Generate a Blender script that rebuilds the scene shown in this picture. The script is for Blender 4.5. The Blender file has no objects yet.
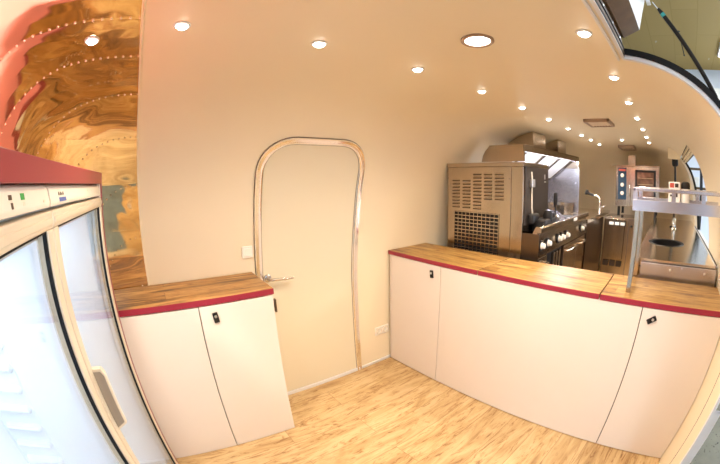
import bpy, bmesh, math, random
from mathutils import Matrix, Vector
random.seed(7)
S = bpy.context.scene
COL = S.collection
PI = math.pi

# ------------------------------------------------------------------ camera
F_PX, CX, CY, CAM_H = 335.222, 387.187, 207.872, 1.505
cd = bpy.data.cameras.new('camera'); cam = bpy.data.objects.new('camera', cd); COL.objects.link(cam); S.camera = cam
cd.type = 'PANO'; cd.panorama_type = 'FISHEYE_EQUISOLID'
cd.sensor_width = 36; cd.sensor_fit = 'HORIZONTAL'
cd.fisheye_lens = F_PX * 36 / 720; cd.fisheye_fov = PI * 1.2
cd.shift_x = -(CX - 360) / 720; cd.shift_y = (CY - 232) / 464
cd.clip_start = 0.02
yaw, pit, rol = map(math.radians, (40.72, -5.195, -.433))
Fv = Vector((math.sin(yaw) * math.cos(pit), math.cos(yaw) * math.cos(pit), math.sin(pit)))
Rv = Vector((math.cos(yaw), -math.sin(yaw), 0)); Uv = Rv.cross(Fv)
R2 = Rv * math.cos(rol) + Uv * math.sin(rol); U2 = Uv * math.cos(rol) - Rv * math.sin(rol)
cam.matrix_world = Matrix(((R2.x, U2.x, -Fv.x, 0), (R2.y, U2.y, -Fv.y, 0), (R2.z, U2.z, -Fv.z, CAM_H), (0, 0, 0, 1)))

# ------------------------------------------------------------------ materials
def newmat(name):
    m = bpy.data.materials.new(name); m.use_nodes = True
    nt = m.node_tree; b = nt.nodes['Principled BSDF']
    return m, nt, b
def N(nt, t, **kw):
    n = nt.nodes.new(t)
    for k, v in kw.items(): setattr(n, k, v)
    return n
def mapping(nt, scale=(1, 1, 1), rot=(0, 0, 0), loc=(0, 0, 0)):
    tc = N(nt, 'ShaderNodeTexCoord'); mp = N(nt, 'ShaderNodeMapping')
    mp.inputs['Scale'].default_value = scale; mp.inputs['Rotation'].default_value = rot; mp.inputs['Location'].default_value = loc
    nt.links.new(tc.outputs['Object'], mp.inputs['Vector'])
    return mp.outputs['Vector']
def noise(nt, vec, scale, detail=3, rough=.5, dist=0):
    n = N(nt, 'ShaderNodeTexNoise'); n.inputs['Scale'].default_value = scale; n.inputs['Detail'].default_value = detail
    n.inputs['Roughness'].default_value = rough; n.inputs['Distortion'].default_value = dist
    nt.links.new(vec, n.inputs['Vector']); return n.outputs['Fac']
def ramp(nt, fac, stops):
    r = N(nt, 'ShaderNodeValToRGB'); e = r.color_ramp.elements
    while len(e) < len(stops): e.new(.5)
    for q, (p, c) in zip(e, stops): q.position = p; q.color = (*c, 1)
    nt.links.new(fac, r.inputs['Fac']); return r.outputs['Color']
def mix(nt, a, b, fac, mode='MIX'):
    m = N(nt, 'ShaderNodeMix', data_type='RGBA', blend_type=mode)
    for sock, v in ((m.inputs[0], fac), (m.inputs[6], a), (m.inputs[7], b)):
        if hasattr(v, 'is_output'): nt.links.new(v, sock)
        elif isinstance(v, (int, float)): sock.default_value = v
        else: sock.default_value = (*v, 1)
    return m.outputs[2]
def bump(nt, b, h, strength, dist=.01):
    n = N(nt, 'ShaderNodeBump'); n.inputs['Strength'].default_value = strength; n.inputs['Distance'].default_value = dist
    nt.links.new(h, n.inputs['Height']); nt.links.new(n.outputs['Normal'], b.inputs['Normal'])
def plain(name, col, rough=.5, metal=0, var=.04, nscale=6, spec=.5, coat=0):
    m, nt, b = newmat(name)
    f = noise(nt, mapping(nt), nscale, 4)
    lo = tuple(max(0, c * (1 - var)) for c in col); hi = tuple(min(1, c * (1 + var)) for c in col)
    nt.links.new(ramp(nt, f, [(.3, lo), (.7, hi)]), b.inputs['Base Color'])
    b.inputs['Roughness'].default_value = rough; b.inputs['Metallic'].default_value = metal
    b.inputs['Specular IOR Level'].default_value = .22 if name in ('black_plastic', 'black_rubber') else spec; b.inputs['Coat Weight'].default_value = coat
    return m
def brushed(name, col, rough=.33, stretch=(1, 1, 60), strength=.012):
    m, nt, b = newmat(name)
    f = noise(nt, mapping(nt, stretch), 8, 4)
    nt.links.new(ramp(nt, f, [(.3, tuple(c * .97 for c in col)), (.7, tuple(min(1, c * 1.03) for c in col))]), b.inputs['Base Color'])
    r = ramp(nt, f, [(.2, (rough * .93,) * 3), (.8, (rough * 1.08,) * 3)])
    nt.links.new(r, b.inputs['Roughness']); b.inputs['Metallic'].default_value = 1
    bump(nt, b, f, strength, .002)
    return m
def emit(name, col, strength):
    m, nt, b = newmat(name)
    b.inputs['Base Color'].default_value = (.8, .8, .8, 1)
    b.inputs['Emission Color'].default_value = (*col, 1); b.inputs['Emission Strength'].default_value = strength
    return m
def wood(name, axis, dark, mid, light, rough=.45, planks=None, loc=(0, 0, 0), knots=True, coat=0.0, grainmix=.6, stretch=7, spread=(.28, .45, .68)):
    """oak boards, the grain runs along axis 0 (x) or 1 (y)"""
    m, nt, b = newmat(name)
    rot = (0, 0, 0) if axis == 0 else (0, 0, PI / 2)
    v = mapping(nt, (1, 1, 1), rot, loc)
    st = N(nt, 'ShaderNodeMapping'); st.inputs['Scale'].default_value = (.9, stretch, stretch); nt.links.new(v, st.inputs['Vector'])
    vv = st.outputs['Vector']
    length, width = planks
    br = N(nt, 'ShaderNodeTexBrick'); br.offset = .37; br.squash = 1
    br.inputs['Color1'].default_value = (0, 0, 0, 1); br.inputs['Color2'].default_value = (1, 1, 1, 1); br.inputs['Mortar'].default_value = (.5, .5, .5, 1)
    br.inputs['Scale'].default_value = 1; br.inputs['Mortar Size'].default_value = .0012; br.inputs['Mortar Smooth'].default_value = .3
    br.inputs['Brick Width'].default_value = length; br.inputs['Row Height'].default_value = width; br.inputs['Bias'].default_value = 0
    nt.links.new(v, br.inputs['Vector'])
    # shift the grain from board to board
    sh = N(nt, 'ShaderNodeVectorMath', operation='MULTIPLY_ADD'); sh.inputs[1].default_value = (7.3, 3.1, 5.7)
    nt.links.new(br.outputs['Color'], sh.inputs[0]); nt.links.new(vv, sh.inputs[2])
    g1 = noise(nt, sh.outputs[0], 2.2, 8, .62, 1.4)
    base = ramp(nt, g1, [(spread[0], dark), (spread[1], mid), (spread[2], light)])
    st2 = N(nt, 'ShaderNodeMapping'); st2.inputs['Scale'].default_value = (1.0, 30, 30); nt.links.new(sh.outputs[0], st2.inputs['Vector'])
    g2 = noise(nt, st2.outputs['Vector'], 1.6, 5, .6)
    fine = ramp(nt, g2, [(.3, (.72, .66, .58)), (.6, (1, 1, 1))])
    c = mix(nt, base, fine, grainmix, 'MULTIPLY')
    tone = ramp(nt, br.outputs['Color'], [(0, (.86, .83, .8)), (1, (1.0, 1.0, 1.0))])
    c = mix(nt, c, tone, 1.0, 'MULTIPLY')
    if knots:
        st3 = N(nt, 'ShaderNodeMapping'); st3.inputs['Scale'].default_value = (.85, .85, .85); nt.links.new(sh.outputs[0], st3.inputs['Vector'])
        g3 = noise(nt, st3.outputs['Vector'], 4.2, 8, .72, 2.6)
        kn = ramp(nt, g3, [(.33, (.30, .18, .09)), (.41, (.72, .6, .48)), (.47, (1, 1, 1))])
        c = mix(nt, c, kn, .85, 'MULTIPLY')
    gap = ramp(nt, br.outputs['Fac'], [(0, (1, 1, 1)), (1, (.45, .33, .22))])
    c = mix(nt, c, gap, 1.0, 'MULTIPLY')
    nt.links.new(c, b.inputs['Base Color'])
    b.inputs['Roughness'].default_value = rough; b.inputs['Coat Weight'].default_value = coat
    bump(nt, b, g2, .06, .002)
    return m

M = {}
M['lining'] = plain('cream_lining', (.86, .755, .565), .42, 0, .015, 2, .4)
M['door'] = plain('cream_door_paint', (.76, .69, .53), .4, 0, .012, 2, .4)
M['cabinet'] = plain('white_laminate', (.79, .71, .64), .38, 0, .012, 3, .4)
M['edge'] = plain('dark_gap_edge', (.10, .07, .055), .7)
M['crimson'] = plain('crimson_edging', (.30, .022, .045), .35, 0, .06, 8, .4)
M['red_laminate'] = plain('red_laminate', (.27, .036, .042), .35, 0, .03, 5, .5)
M['floor'] = wood('oak_floor', 0, (.40, .245, .105), (.56, .385, .185), (.69, .515, .285), .38, (1.25, .185), (.3, .07, 0), grainmix=.38, stretch=5, spread=(.30, .43, .60))
M['woodX'] = wood('oak_worktop_lengthways', 0, (.11, .045, .012), (.44, .235, .065), (.64, .40, .15), .42, (1.7, .11), (.1, .03, 0), grainmix=.8, stretch=8, spread=(.36, .47, .62))
M['woodY'] = wood('oak_worktop_crossways', 1, (.16, .07, .02), (.42, .24, .068), (.60, .40, .145), .42, (1.5, .12), (.3, .05, 0), grainmix=.75, stretch=8, spread=(.34, .46, .62))
M['steel'] = brushed('brushed_steel', (.50, .42, .335), .19, (1, 60, 1))
M['steelv'] = brushed('brushed_steel_upright', (.50, .43, .35), .17, (40, 40, 1))
M['steeltop'] = brushed('worktop_steel', (.72, .65, .56), .16, (1, 25, 1), .03)
M['steel_bluelit'] = brushed('steel_blue_light', (.66, .66, .73), .26, (50, 1, 1))  # bluish daylight and hood light put into the steel colour
M['chrome'] = plain('chrome', (.88, .84, .78), .1, 1, .03)
M['frame_chrome'] = plain('polished_frame', (.95, .94, .94), .12, 1, .02)
M['handle_metal'] = plain('satin_chrome', (.62, .60, .58), .16, 1, .03)
M['frame_shade'] = plain('brown_frame_shade', (.16, .11, .07), .5)
M['alu'] = plain('anodised_aluminium', (.80, .78, .75), .3, 1, .03)
M['alu_white'] = plain('silver_trim', (.82, .83, .86), .35, .25, .03)
M['black'] = plain('black_plastic', (.018, .016, .016), .35)
M['rubber'] = plain('black_rubber', (.012, .012, .013), .6)
M['dark_steel'] = brushed('dark_steel', (.17, .13, .10), .3, (1, 1, 40))
M['darkpanel'] = plain('dark_brown_panel', (.055, .042, .034), .3, .3)
M['white_plastic'] = plain('white_plastic', (.86, .82, .74), .35)
M['cream_plastic'] = plain('cream_plastic', (.74, .67, .55), .4)
M['fridge_frame'] = plain('champagne_frame', (.72, .62, .47), .35, .25)
M['grip'] = plain('taupe_fin_shade', (.30, .24, .18), .4)
M['fridge_inner'] = plain('white_fridge_liner', (.84, .88, .93), .35)
M['blue_label'] = plain('blue_label', (.06, .11, .35), .4)
M['green_led'] = plain('green_switch', (.04, .30, .06), .3)
M['lamp'] = emit('lamp_glow', (1, .93, .82), 14)
M['lamp_big'] = emit('ceiling_light_glow', (1, .97, .93), 5)
M['ledstrip'] = emit('hood_led', (.85, .88, 1), 9)
M['panelblue'] = plain('dark_blue_panel', (.02, .05, .09), .25)
M['brass'] = plain('brown_bronze_strip', (.15, .095, .05), .55, 0, .15, 20)
M['flap'] = plain('flap_white_skin', (.90, .89, .88), .4)
M['vent'] = plain('bronze_grille', (.40, .28, .20), .35, .4)
M['vent_slat'] = plain('tan_slats', (.78, .64, .50), .45)
M['teal'] = plain('teal_tape', (.05, .42, .42), .5)
M['hall_wall'] = plain('hall_white_wall', (.74, .82, .97), .7, 0, .06, .6)
M['hall_band'] = plain('hall_gate', (.88, .90, .92), .6, 0, .03, 1)
M['hall_ceiling'] = None
M['post'] = plain('dark_blue_post', (.02, .025, .04), .5)
M['paper'] = plain('printed_carton', (.75, .70, .66), .6, 0, .1, 30)
M['redprint'] = plain('red_print', (.5, .08, .05), .5)
M['white'] = plain('white_paint', (.9, .88, .84), .5)

# polished riveted aluminium with the gentle dents of a hand fitted skin
m, nt, b = newmat('polished_aluminium')
v = mapping(nt, (1.3, 1.5, 1.5)); f1 = noise(nt, v, 1.6, 1.0, .4, 1.6)
b.inputs['Base Color'].default_value = (.90, .77, .56, 1); b.inputs['Metallic'].default_value = 1; b.inputs['Roughness'].default_value = .06
tc = N(nt, 'ShaderNodeTexCoord'); sx = N(nt, 'ShaderNodeSeparateXYZ'); nt.links.new(tc.outputs['Object'], sx.inputs[0])
def pillow(sock, lo, hi, seams):
    mr = N(nt, 'ShaderNodeMapRange'); mr.inputs[1].default_value = lo; mr.inputs[2].default_value = hi; nt.links.new(sock, mr.inputs[0])
    st = []; q = lambda y: (y - lo) / (hi - lo)
    for a, c in zip(seams, seams[1:]):
        for f, h in ((.02, .0), (.25, .70), (.5, 1), (.75, .70), (.98, 0)): st.append((q(a + (c - a) * f), (h * (c - a) / .3,) * 3))
    return ramp(nt, mr.outputs[0], st)
py = pillow(sx.outputs['Y'], .2, 1.72, [.335, .635, .935, 1.215, 1.5, 1.707]); pz = pillow(sx.outputs['Z'], .0, 1.75, [.2, .48, .74, .999, 1.271, 1.523, 1.74])
lt = N(nt, 'ShaderNodeMath', operation='LESS_THAN'); lt.inputs[1].default_value = 1.735; nt.links.new(sx.outputs['Z'], lt.inputs[0])
lt2 = N(nt, 'ShaderNodeMath', operation='GREATER_THAN'); lt2.inputs[1].default_value = 1.55; nt.links.new(sx.outputs['Y'], lt2.inputs[0])
mm = N(nt, 'ShaderNodeMath', operation='MULTIPLY'); nt.links.new(lt.outputs[0], mm.inputs[0]); nt.links.new(lt2.outputs[0], mm.inputs[1])
pl_ = mix(nt, py, pz, mm.outputs[0])
b1 = N(nt, 'ShaderNodeBump'); b1.inputs['Strength'].default_value = 1; b1.inputs['Distance'].default_value = .0034; nt.links.new(pl_, b1.inputs['Height'])
b2 = N(nt, 'ShaderNodeBump'); b2.inputs['Strength'].default_value = 1; b2.inputs['Distance'].default_value = .010; nt.links.new(f1, b2.inputs['Height']); nt.links.new(b1.outputs['Normal'], b2.inputs['Normal'])
nt.links.new(b2.outputs['Normal'], b.inputs['Normal']); M['polished'] = m
# olive boarded hall ceiling
m, nt, b = newmat('olive_hall_ceiling')
v = mapping(nt); br = N(nt, 'ShaderNodeTexBrick'); nt.links.new(v, br.inputs['Vector'])
br.inputs['Color1'].default_value = (.41, .28, .085, 1); br.inputs['Color2'].default_value = (.43, .295, .095, 1); br.inputs['Mortar'].default_value = (.37, .25, .07, 1)
br.inputs['Scale'].default_value = 1; br.inputs['Brick Width'].default_value = 2.4; br.inputs['Row Height'].default_value = .6; br.inputs['Mortar Size'].default_value = .012
sp = ramp(nt, noise(nt, mapping(nt, (1, 3, 1)), 1.3, 2), [(.70, (0, 0, 0)), (.76, (1, 1, 1))])
nt.links.new(mix(nt, br.outputs['Color'], (.55, .52, .42), sp), b.inputs['Base Color']); b.inputs['Roughness'].default_value = .7
M['hall_ceiling'] = m
# speckled concrete
m, nt, b = newmat('hall_concrete')
a = ramp(nt, noise(nt, mapping(nt), 3, 8, .6), [(.3, (.13, .125, .09)), (.7, (.22, .21, .155))])
sp = ramp(nt, noise(nt, mapping(nt), 26, 2), [(.30, (.15, .14, .12)), (.37, (1, 1, 1))])
nt.links.new(mix(nt, a, sp, .9, 'MULTIPLY'), b.inputs['Base Color']); b.inputs['Roughness'].default_value = .75
M['concrete'] = m
# fridge glass
m, nt, b = newmat('fridge_glass'); nt.nodes.remove(b)
tr = N(nt, 'ShaderNodeBsdfTransparent'); tr.inputs[0].default_value = (.93, .96, .98, 1)
gl = N(nt, 'ShaderNodeBsdfGlossy'); gl.inputs['Roughness'].default_value = .015
geo = N(nt, 'ShaderNodeNewGeometry'); dt = N(nt, 'ShaderNodeVectorMath', operation='DOT_PRODUCT')
nt.links.new(geo.outputs['Incoming'], dt.inputs[0]); nt.links.new(geo.outputs['Normal'], dt.inputs[1])
ab = N(nt, 'ShaderNodeMath', operation='ABSOLUTE'); nt.links.new(dt.outputs['Value'], ab.inputs[0])
iv = N(nt, 'ShaderNodeMath', operation='SUBTRACT'); iv.inputs[0].default_value = 1; nt.links.new(ab.outputs[0], iv.inputs[1])
pw = N(nt, 'ShaderNodeMath', operation='POWER'); pw.inputs[1].default_value = 5; nt.links.new(iv.outputs[0], pw.inputs[0])
fr = N(nt, 'ShaderNodeMath', operation='MULTIPLY_ADD'); fr.inputs[1].default_value = .95; fr.inputs[2].default_value = .035; nt.links.new(pw.outputs[0], fr.inputs[0])
ms = N(nt, 'ShaderNodeMixShader'); out = nt.nodes['Material Output']
nt.links.new(fr.outputs[0], ms.inputs[0]); nt.links.new(tr.outputs[0], ms.inputs[1]); nt.links.new(gl.outputs[0], ms.inputs[2]); nt.links.new(ms.outputs[0], out.inputs[0])
M['glass'] = m
# dark oven glass with a warm interior seen behind
M['ovenglass'] = plain('oven_window_glass', (.16, .09, .06), .06, 0, .5, 14, .8)

# ------------------------------------------------------------------ mesh helpers
def bm_new(): return bmesh.new()
def box(bm, x0, x1, y0, y1, z0, z1, bev=0.0, seg=2):
    vs = [bm.verts.new((x, y, z)) for x in (x0, x1) for y in (y0, y1) for z in (z0, z1)]
    fs = [(0, 1, 3, 2), (4, 6, 7, 5), (0, 4, 5, 1), (2, 3, 7, 6), (0, 2, 6, 4), (1, 5, 7, 3)]
    faces = [bm.faces.new([vs[i] for i in f]) for f in fs]
    if bev > 0:
        es = list({e for f in faces for e in f.edges})
        bmesh.ops.bevel(bm, geom=es, offset=bev, segments=seg, profile=.5, affect='EDGES')
    return bm
def prism(bm, pts, vec, bev=0.0):
    """closed polygon (list of 3D points) extruded along vec"""
    vec = Vector(vec); A = [bm.verts.new(p) for p in pts]; B = [bm.verts.new(Vector(p) + vec) for p in pts]; n = len(pts)
    fs = [bm.faces.new(A[::-1]), bm.faces.new(B)] + [bm.faces.new((A[i], A[(i + 1) % n], B[(i + 1) % n], B[i])) for i in range(n)]
    bmesh.ops.recalc_face_normals(bm, faces=fs)
    if bev > 0: bmesh.ops.bevel(bm, geom=list({e for f in fs for e in f.edges}), offset=bev, segments=2, profile=.5, affect='EDGES')
    return bm
def frame_of(d):
    d = d.normalized(); a = Vector((0, 0, 1)) if abs(d.z) < .9 else Vector((1, 0, 0))
    u = d.cross(a).normalized(); return u, d.cross(u).normalized()
def tube(bm, pts, r, seg=10, closed=False, cap=True):
    pts = [Vector(p) for p in pts]; n = len(pts); rings = []
    rr = r if isinstance(r, (list, tuple)) else [r] * n
    u = None
    for i, p in enumerate(pts):
        d = (pts[(i + 1) % n] - pts[i - 1]) if closed or 0 < i < n - 1 else (pts[1] - pts[0] if i == 0 else pts[-1] - pts[-2])
        d.normalize()
        if u is None: u, w = frame_of(d)
        else: u = (u - d * u.dot(d)).normalized(); w = d.cross(u)
        rings.append([bm.verts.new(p + (u * math.cos(2 * PI * k / seg) + w * math.sin(2 * PI * k / seg)) * rr[i]) for k in range(seg)])
    for i in range(n if closed else n - 1):
        a, b = rings[i], rings[(i + 1) % n]
        for k in range(seg): bm.faces.new((a[k], a[(k + 1) % seg], b[(k + 1) % seg], b[k]))
    if cap and not closed: bm.faces.new(rings[0][::-1]); bm.faces.new(rings[-1])
    return bm
def lathe(bm, c, prof, axis='z', seg=24, cap=True):
    """prof = list of (radius, height along axis) from c"""
    c = Vector(c); ax = {'x': Vector((1, 0, 0)), 'y': Vector((0, 1, 0)), 'z': Vector((0, 0, 1))}.get(axis) if isinstance(axis, str) else Vector(axis).normalized()
    u, w = frame_of(ax); rings = []
    for r, h in prof:
        rings.append([bm.verts.new(c + ax * h + (u * math.cos(2 * PI * k / seg) + w * math.sin(2 * PI * k / seg)) * max(r, 1e-4)) for k in range(seg)])
    for a, b in zip(rings, rings[1:]):
        for k in range(seg): bm.faces.new((a[k], a[(k + 1) % seg], b[(k + 1) % seg], b[k]))
    if cap: bm.faces.new(rings[0][::-1]); bm.faces.new(rings[-1])
    return bm
def strip(bm, rows, thick=None):
    """grid of points -> quads"""
    V = [[bm.verts.new(p) for p in r] for r in rows]
    for a, b in zip(V, V[1:]):
        for i in range(len(a) - 1): bm.faces.new((a[i], a[i + 1], b[i + 1], b[i]))
    return V
def obj(name, bm, mat, parent=None, smooth=None, kind=None, keep=False):
    """one mesh object; a child is stored relative to its thing's base"""
    bmesh.ops.remove_doubles(bm, verts=bm.verts, dist=1e-6)
    if not keep: bmesh.ops.recalc_face_normals(bm, faces=bm.faces)
    if parent is not None:
        bmesh.ops.translate(bm, verts=bm.verts, vec=-world_loc(parent))
    me = bpy.data.meshes.new(name); bm.to_mesh(me); bm.free()
    me.materials.append(mat if not isinstance(mat, str) else M[mat])
    if smooth is not None:
        for p in me.polygons: p.use_smooth = True
        if smooth < 180: me.set_sharp_from_angle(angle=math.radians(smooth))
    o = bpy.data.objects.new(name, me); COL.objects.link(o)
    if parent is not None: o.parent = parent
    if kind: o['kind'] = kind
    return o
def world_loc(o):
    v = Vector(o.location)
    while o.parent: o = o.parent; v += Vector(o.location)
    return v
def thing(name, label, cat, loc=(0, 0, 0), group=None):
    o = bpy.data.objects.new(name, None); COL.objects.link(o); o.empty_display_size = .05
    o.location = loc; o['label'] = label; o['category'] = cat
    if group: o['group'] = group
    return o
def tag(o, label, cat, group=None):
    o['label'] = label; o['category'] = cat
    if group: o['group'] = group
    return o
def struct(name, bm, mat, smooth=None, keep=False): return obj(name, bm, mat, None, smooth, 'structure', keep)
def dup(root, loc, label, group=None):
    r = root.copy(); COL.objects.link(r); r.location = loc; r['label'] = label
    if group: r['group'] = group
    for ch in list(root.children):
        c = ch.copy(); COL.objects.link(c); c.parent = r
        for g in ch.children:
            d = g.copy(); COL.objects.link(d); d.parent = c
    return r

# ------------------------------------------------------------------ trailer cross section
YC = .735
PTS = [(1.168, 0), (1.18, .4), (1.182, .8), (1.165, 1.03), (1.135, 1.25), (1.10, 1.45), (1.05, 1.61), (.98, 1.73), (.88, 1.83), (.75, 1.905), (.6, 1.95), (.4, 1.975), (.2, 1.983), (0, 1.985)]
def catmull(P, n=6):
    Q = [P[0]] + list(P) + [(-P[-2][0], P[-2][1])]; out = []
    for i in range(1, len(Q) - 2):
        for k in range(n):
            t = k / n; p0, p1, p2, p3 = Q[i - 1:i + 3]
            out.append(tuple(.5 * (2 * p1[j] + (p2[j] - p0[j]) * t + (2 * p0[j] - 5 * p1[j] + 4 * p2[j] - p3[j]) * t * t + (3 * p1[j] - p0[j] - 3 * p2[j] + p3[j]) * t ** 3) for j in (0, 1)))
    out.append(P[-1]); return out
PROF = catmull(PTS)                                   # (offset from the middle, height), floor to roof
def off_at(z):
    for a, b in zip(PROF, PROF[1:]):
        if a[1] <= z <= b[1]: return a[0] + (b[0] - a[0]) * (z - a[1]) / max(1e-9, b[1] - a[1])
    return 0
def z_at(r):
    top = [p for p in PROF if p[1] > .8]
    for a, b in zip(top, top[1:]):
        if b[0] <= r <= a[0]: return a[1] + (b[1] - a[1]) * (a[0] - r) / max(1e-9, a[0] - b[0])
    return 1.985 if r <= 0 else .8
def yb(z): return YC + off_at(z)                      # back wall (with the door)
def yf(z): return YC - off_at(z)                      # front wall (with the hatches)
LEN = [0]
for a, b in zip(PROF, PROF[1:]): LEN.append(LEN[-1] + math.hypot(b[0] - a[0], b[1] - a[1]))
def at_len(s):
    for i in range(len(LEN) - 1):
        if LEN[i] <= s <= LEN[i + 1]:
            t = (s - LEN[i]) / (LEN[i + 1] - LEN[i]); a, b = PROF[i], PROF[i + 1]
            o, z = a[0] + (b[0] - a[0]) * t, a[1] + (b[1] - a[1]) * t
            tx, tz = b[0] - a[0], b[1] - a[1]; l = math.hypot(tx, tz)
            return o, z, (-tz / l, tx / l)             # inward normal (offset, z)
    return 0, 1.985, (0, -1)
def len_of_z(z):
    for i in range(len(LEN) - 1):
        if PROF[i][1] <= z <= PROF[i + 1][1]: return LEN[i] + (LEN[i + 1] - LEN[i]) * (z - PROF[i][1]) / (PROF[i + 1][1] - PROF[i][1])
XL, XR = -.09, 4.55; KL = 1.5            # the lining's ends; beyond them the domes
XE = 1.22                      # edge of the big hatch
W0, W1 = 2.7, 4.15             # serving window
NEX = 2.5
def xs(a, b, n): return [a + (b - a) * i / n for i in range(n + 1)]

# back wall, ceiling, front wall
iceil = min(range(len(PROF)), key=lambda i: abs(PROF[i][0] - .80))
bm = bm_new(); strip(bm, [[(x, YC + o, z) for o, z in PROF[:iceil + 1]] for x in xs(XL, XR, 24)])
wall_back = struct('wall_back', bm, 'lining', 180)
ihatch = min(range(len(PROF)), key=lambda i: abs(PROF[i][1] - 1.948))
HZ = PROF[ihatch][1]; HY = YC - PROF[ihatch][0]
bm = bm_new()
roof = [(YC + o, z) for o, z in PROF[iceil:]] + [(YC - o, z) for o, z in PROF[::-1][1:]]
rl = [p for p in roof if p[0] >= HY - 1e-6]
rr_ = [(YC + o, z) for o, z in PROF[iceil:]] + [(YC - o, z) for o, z in PROF[::-1][1:] if o <= PROF[iceil][0] + 1e-6]
strip(bm, [[(x, y, z) for y, z in rl] for x in xs(XL, XE, 8)])
strip(bm, [[(x, y, z) for y, z in rr_] for x in xs(XE, XR, 18)])
ceiling = struct('ceiling', bm, 'lining', 180)
bm = bm_new()
low = [(YC - o, z) for o, z in PROF[:iceil + 1]]
zw0, zw1 = 1.02, 1.80
def band(x0, x1, z0, z1, n):
    zs = [z0] + [z for y, z in low if z0 + .004 < z < z1 - .004] + [z1]
    strip(bm, [[(x, yf(z), z) for z in zs] for x in xs(x0, x1, n)])
zc = low[-1][1]
band(XE, W0, 0, zc, 8); band(W0, W1, 0, zw0, 6); band(W0, W1, zw1, zc, 6); band(W1, XR, 0, zc, 3)
wall_front = struct('wall_front', bm, 'lining', 180)

# kitchen end dome (lined) and the bare polished end (left)
def dome_pt(r, a, x0, k, sgn):
    c, s = max(0, math.cos(a)), math.sin(a)
    u = r * math.copysign(abs(math.cos(a)) ** (2 / NEX), math.cos(a)); v = r * abs(s) ** (2 / NEX)
    return (x0 + sgn * v / k, YC + u)
def dome(x0, k, sgn):
    bm = bm_new(); rows = []
    NA = 64
    for o, z in PROF:
        row = []
        for i in range(NA + 1):
            t = i / NA; a = PI * t
            x, y = dome_pt(max(o, 1e-4), a, x0, k, sgn); row.append((x, y, z))
        rows.append(row)
    strip(bm, rows); return bm
wall_right = struct('wall_right', dome(XR, 1.0, 1), 'lining', 180)
bm = dome(XL, KL, -1)
# dome-headed rivets along the panel seams
def rivet(bm, p, n, r=.0056):
    u, w = frame_of(n); rings = []
    for q, h in ((1, 0), (.75, .55), (.3, .8)):
        rings.append([bm.verts.new(Vector(p) + (u * math.cos(PI * k / 3) + w * math.sin(PI * k / 3)) * r * q + n * r * h) for k in range(6)])
    for a, b2 in zip(rings, rings[1:]):
        for k in range(6): bm.faces.new((a[k], a[(k + 1) % 6], b2[(k + 1) % 6], b2[k]))
    bm.faces.new(rings[-1])
def dome_surf(u, v):
    r = (abs(u) ** NEX + v ** NEX) ** (1 / NEX)
    if r > 1.18: return None
    return Vector((XL - v / KL, YC + u, z_at(r)))
for u in (.20, .48, .765, .972, 1.085, 1.137, 1.172, -.1, -.4):
    v = .012
    while v < 1.17:
        p = dome_surf(u, v); q = dome_surf(u, v + .004); q2 = dome_surf(u + .004 * (-1 if u > 0 else 1), v)
        if p is None or q is None or q2 is None: break
        n = (q - p).cross(q2 - p).normalized(); n = n if n.z < 0 or n.y < 0 else -n
        if (Vector((.2, YC, 1.0)) - p).dot(n) < 0: n = -n
        rivet(bm, p, n); step = .032
        v += step * .004 / max(1e-6, (q - p).length)
wall_left = struct('wall_left', bm, 'polished', 50)
# cut edge of the lining against the polished skin
bm = bm_new()
pr = [(YC + o, z) for o, z in PROF] + [(YC - o, z) for o, z in PROF[::-1][1:] if YC - o >= HY]
strip(bm, [[(XL - .003, y, z) for y, z in pr], [(XL - .003, YC + (y - YC) * .992, z - (.012 if z > 1.7 else .0)) for y, z in pr], [(XL + .004, YC + (y - YC) * .992, z - (.012 if z > 1.7 else 0)) for y, z in pr], [(XL + .006, y, z) for y, z in pr]])
struct('trim_1', bm, 'lining')

# floor
bm = bm_new()
fl = [(XR + (r := 1.168) * abs(math.sin(a)) ** (2 / NEX), YC + r * math.copysign(abs(math.cos(a)) ** (2 / NEX), math.cos(a))) for a in [PI * i / 32 for i in range(33)]]
fl += [(XL - 1.168 * abs(math.sin(a)) ** (2 / NEX) / KL, YC - 1.168 * math.copysign(abs(math.cos(a)) ** (2 / NEX), math.cos(a))) for a in [PI * i / 32 for i in range(33)]]
prism(bm, [(x, y, -.04) for x, y in fl], (0, 0, .04))
struct('floor', bm, 'floor')
# silver strip along the foot of the back wall
bm = bm_new(); box(bm, .55, 1.66, yb(.02) - .010, yb(.02) + .02, 0, .022, .003); struct('baseboard_back', bm, 'alu_white')

# ------------------------------------------------------------------ door in the back wall
def wall_pt(x, s, d):
    o, z, (no, nz) = at_len(s); return Vector((x, YC + o + no * d, z + nz * d))
DX0, DX1, DS = .614, 1.326, len_of_z(1.724)
def door_outline(inset, r, n=10, s0=.0):
    x0, x1, s1 = DX0 + inset, DX1 - inset, DS - inset; r = max(.02, r - inset); P = [(x0, s0)]
    k = 16
    P += [(x0, s0 + (s1 - r - s0) * i / k) for i in range(1, k)]
    P += [(x0 + r - r * math.cos(PI / 2 * i / n), s1 - r + r * math.sin(PI / 2 * i / n)) for i in range(n + 1)]
    P += [(x1 - r + r * math.sin(PI / 2 * i / n), s1 - r + r * math.cos(PI / 2 * i / n)) for i in range(n + 1)]
    P += [(x1, s0 + (s1 - r - s0) * (k - i) / k) for i in range(1, k + 1)]
    return P
door = bpy.data.objects.new('door_1', None); COL.objects.link(door); door.location = (.99, yb(0), 0); door['kind'] = 'structure'
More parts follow.
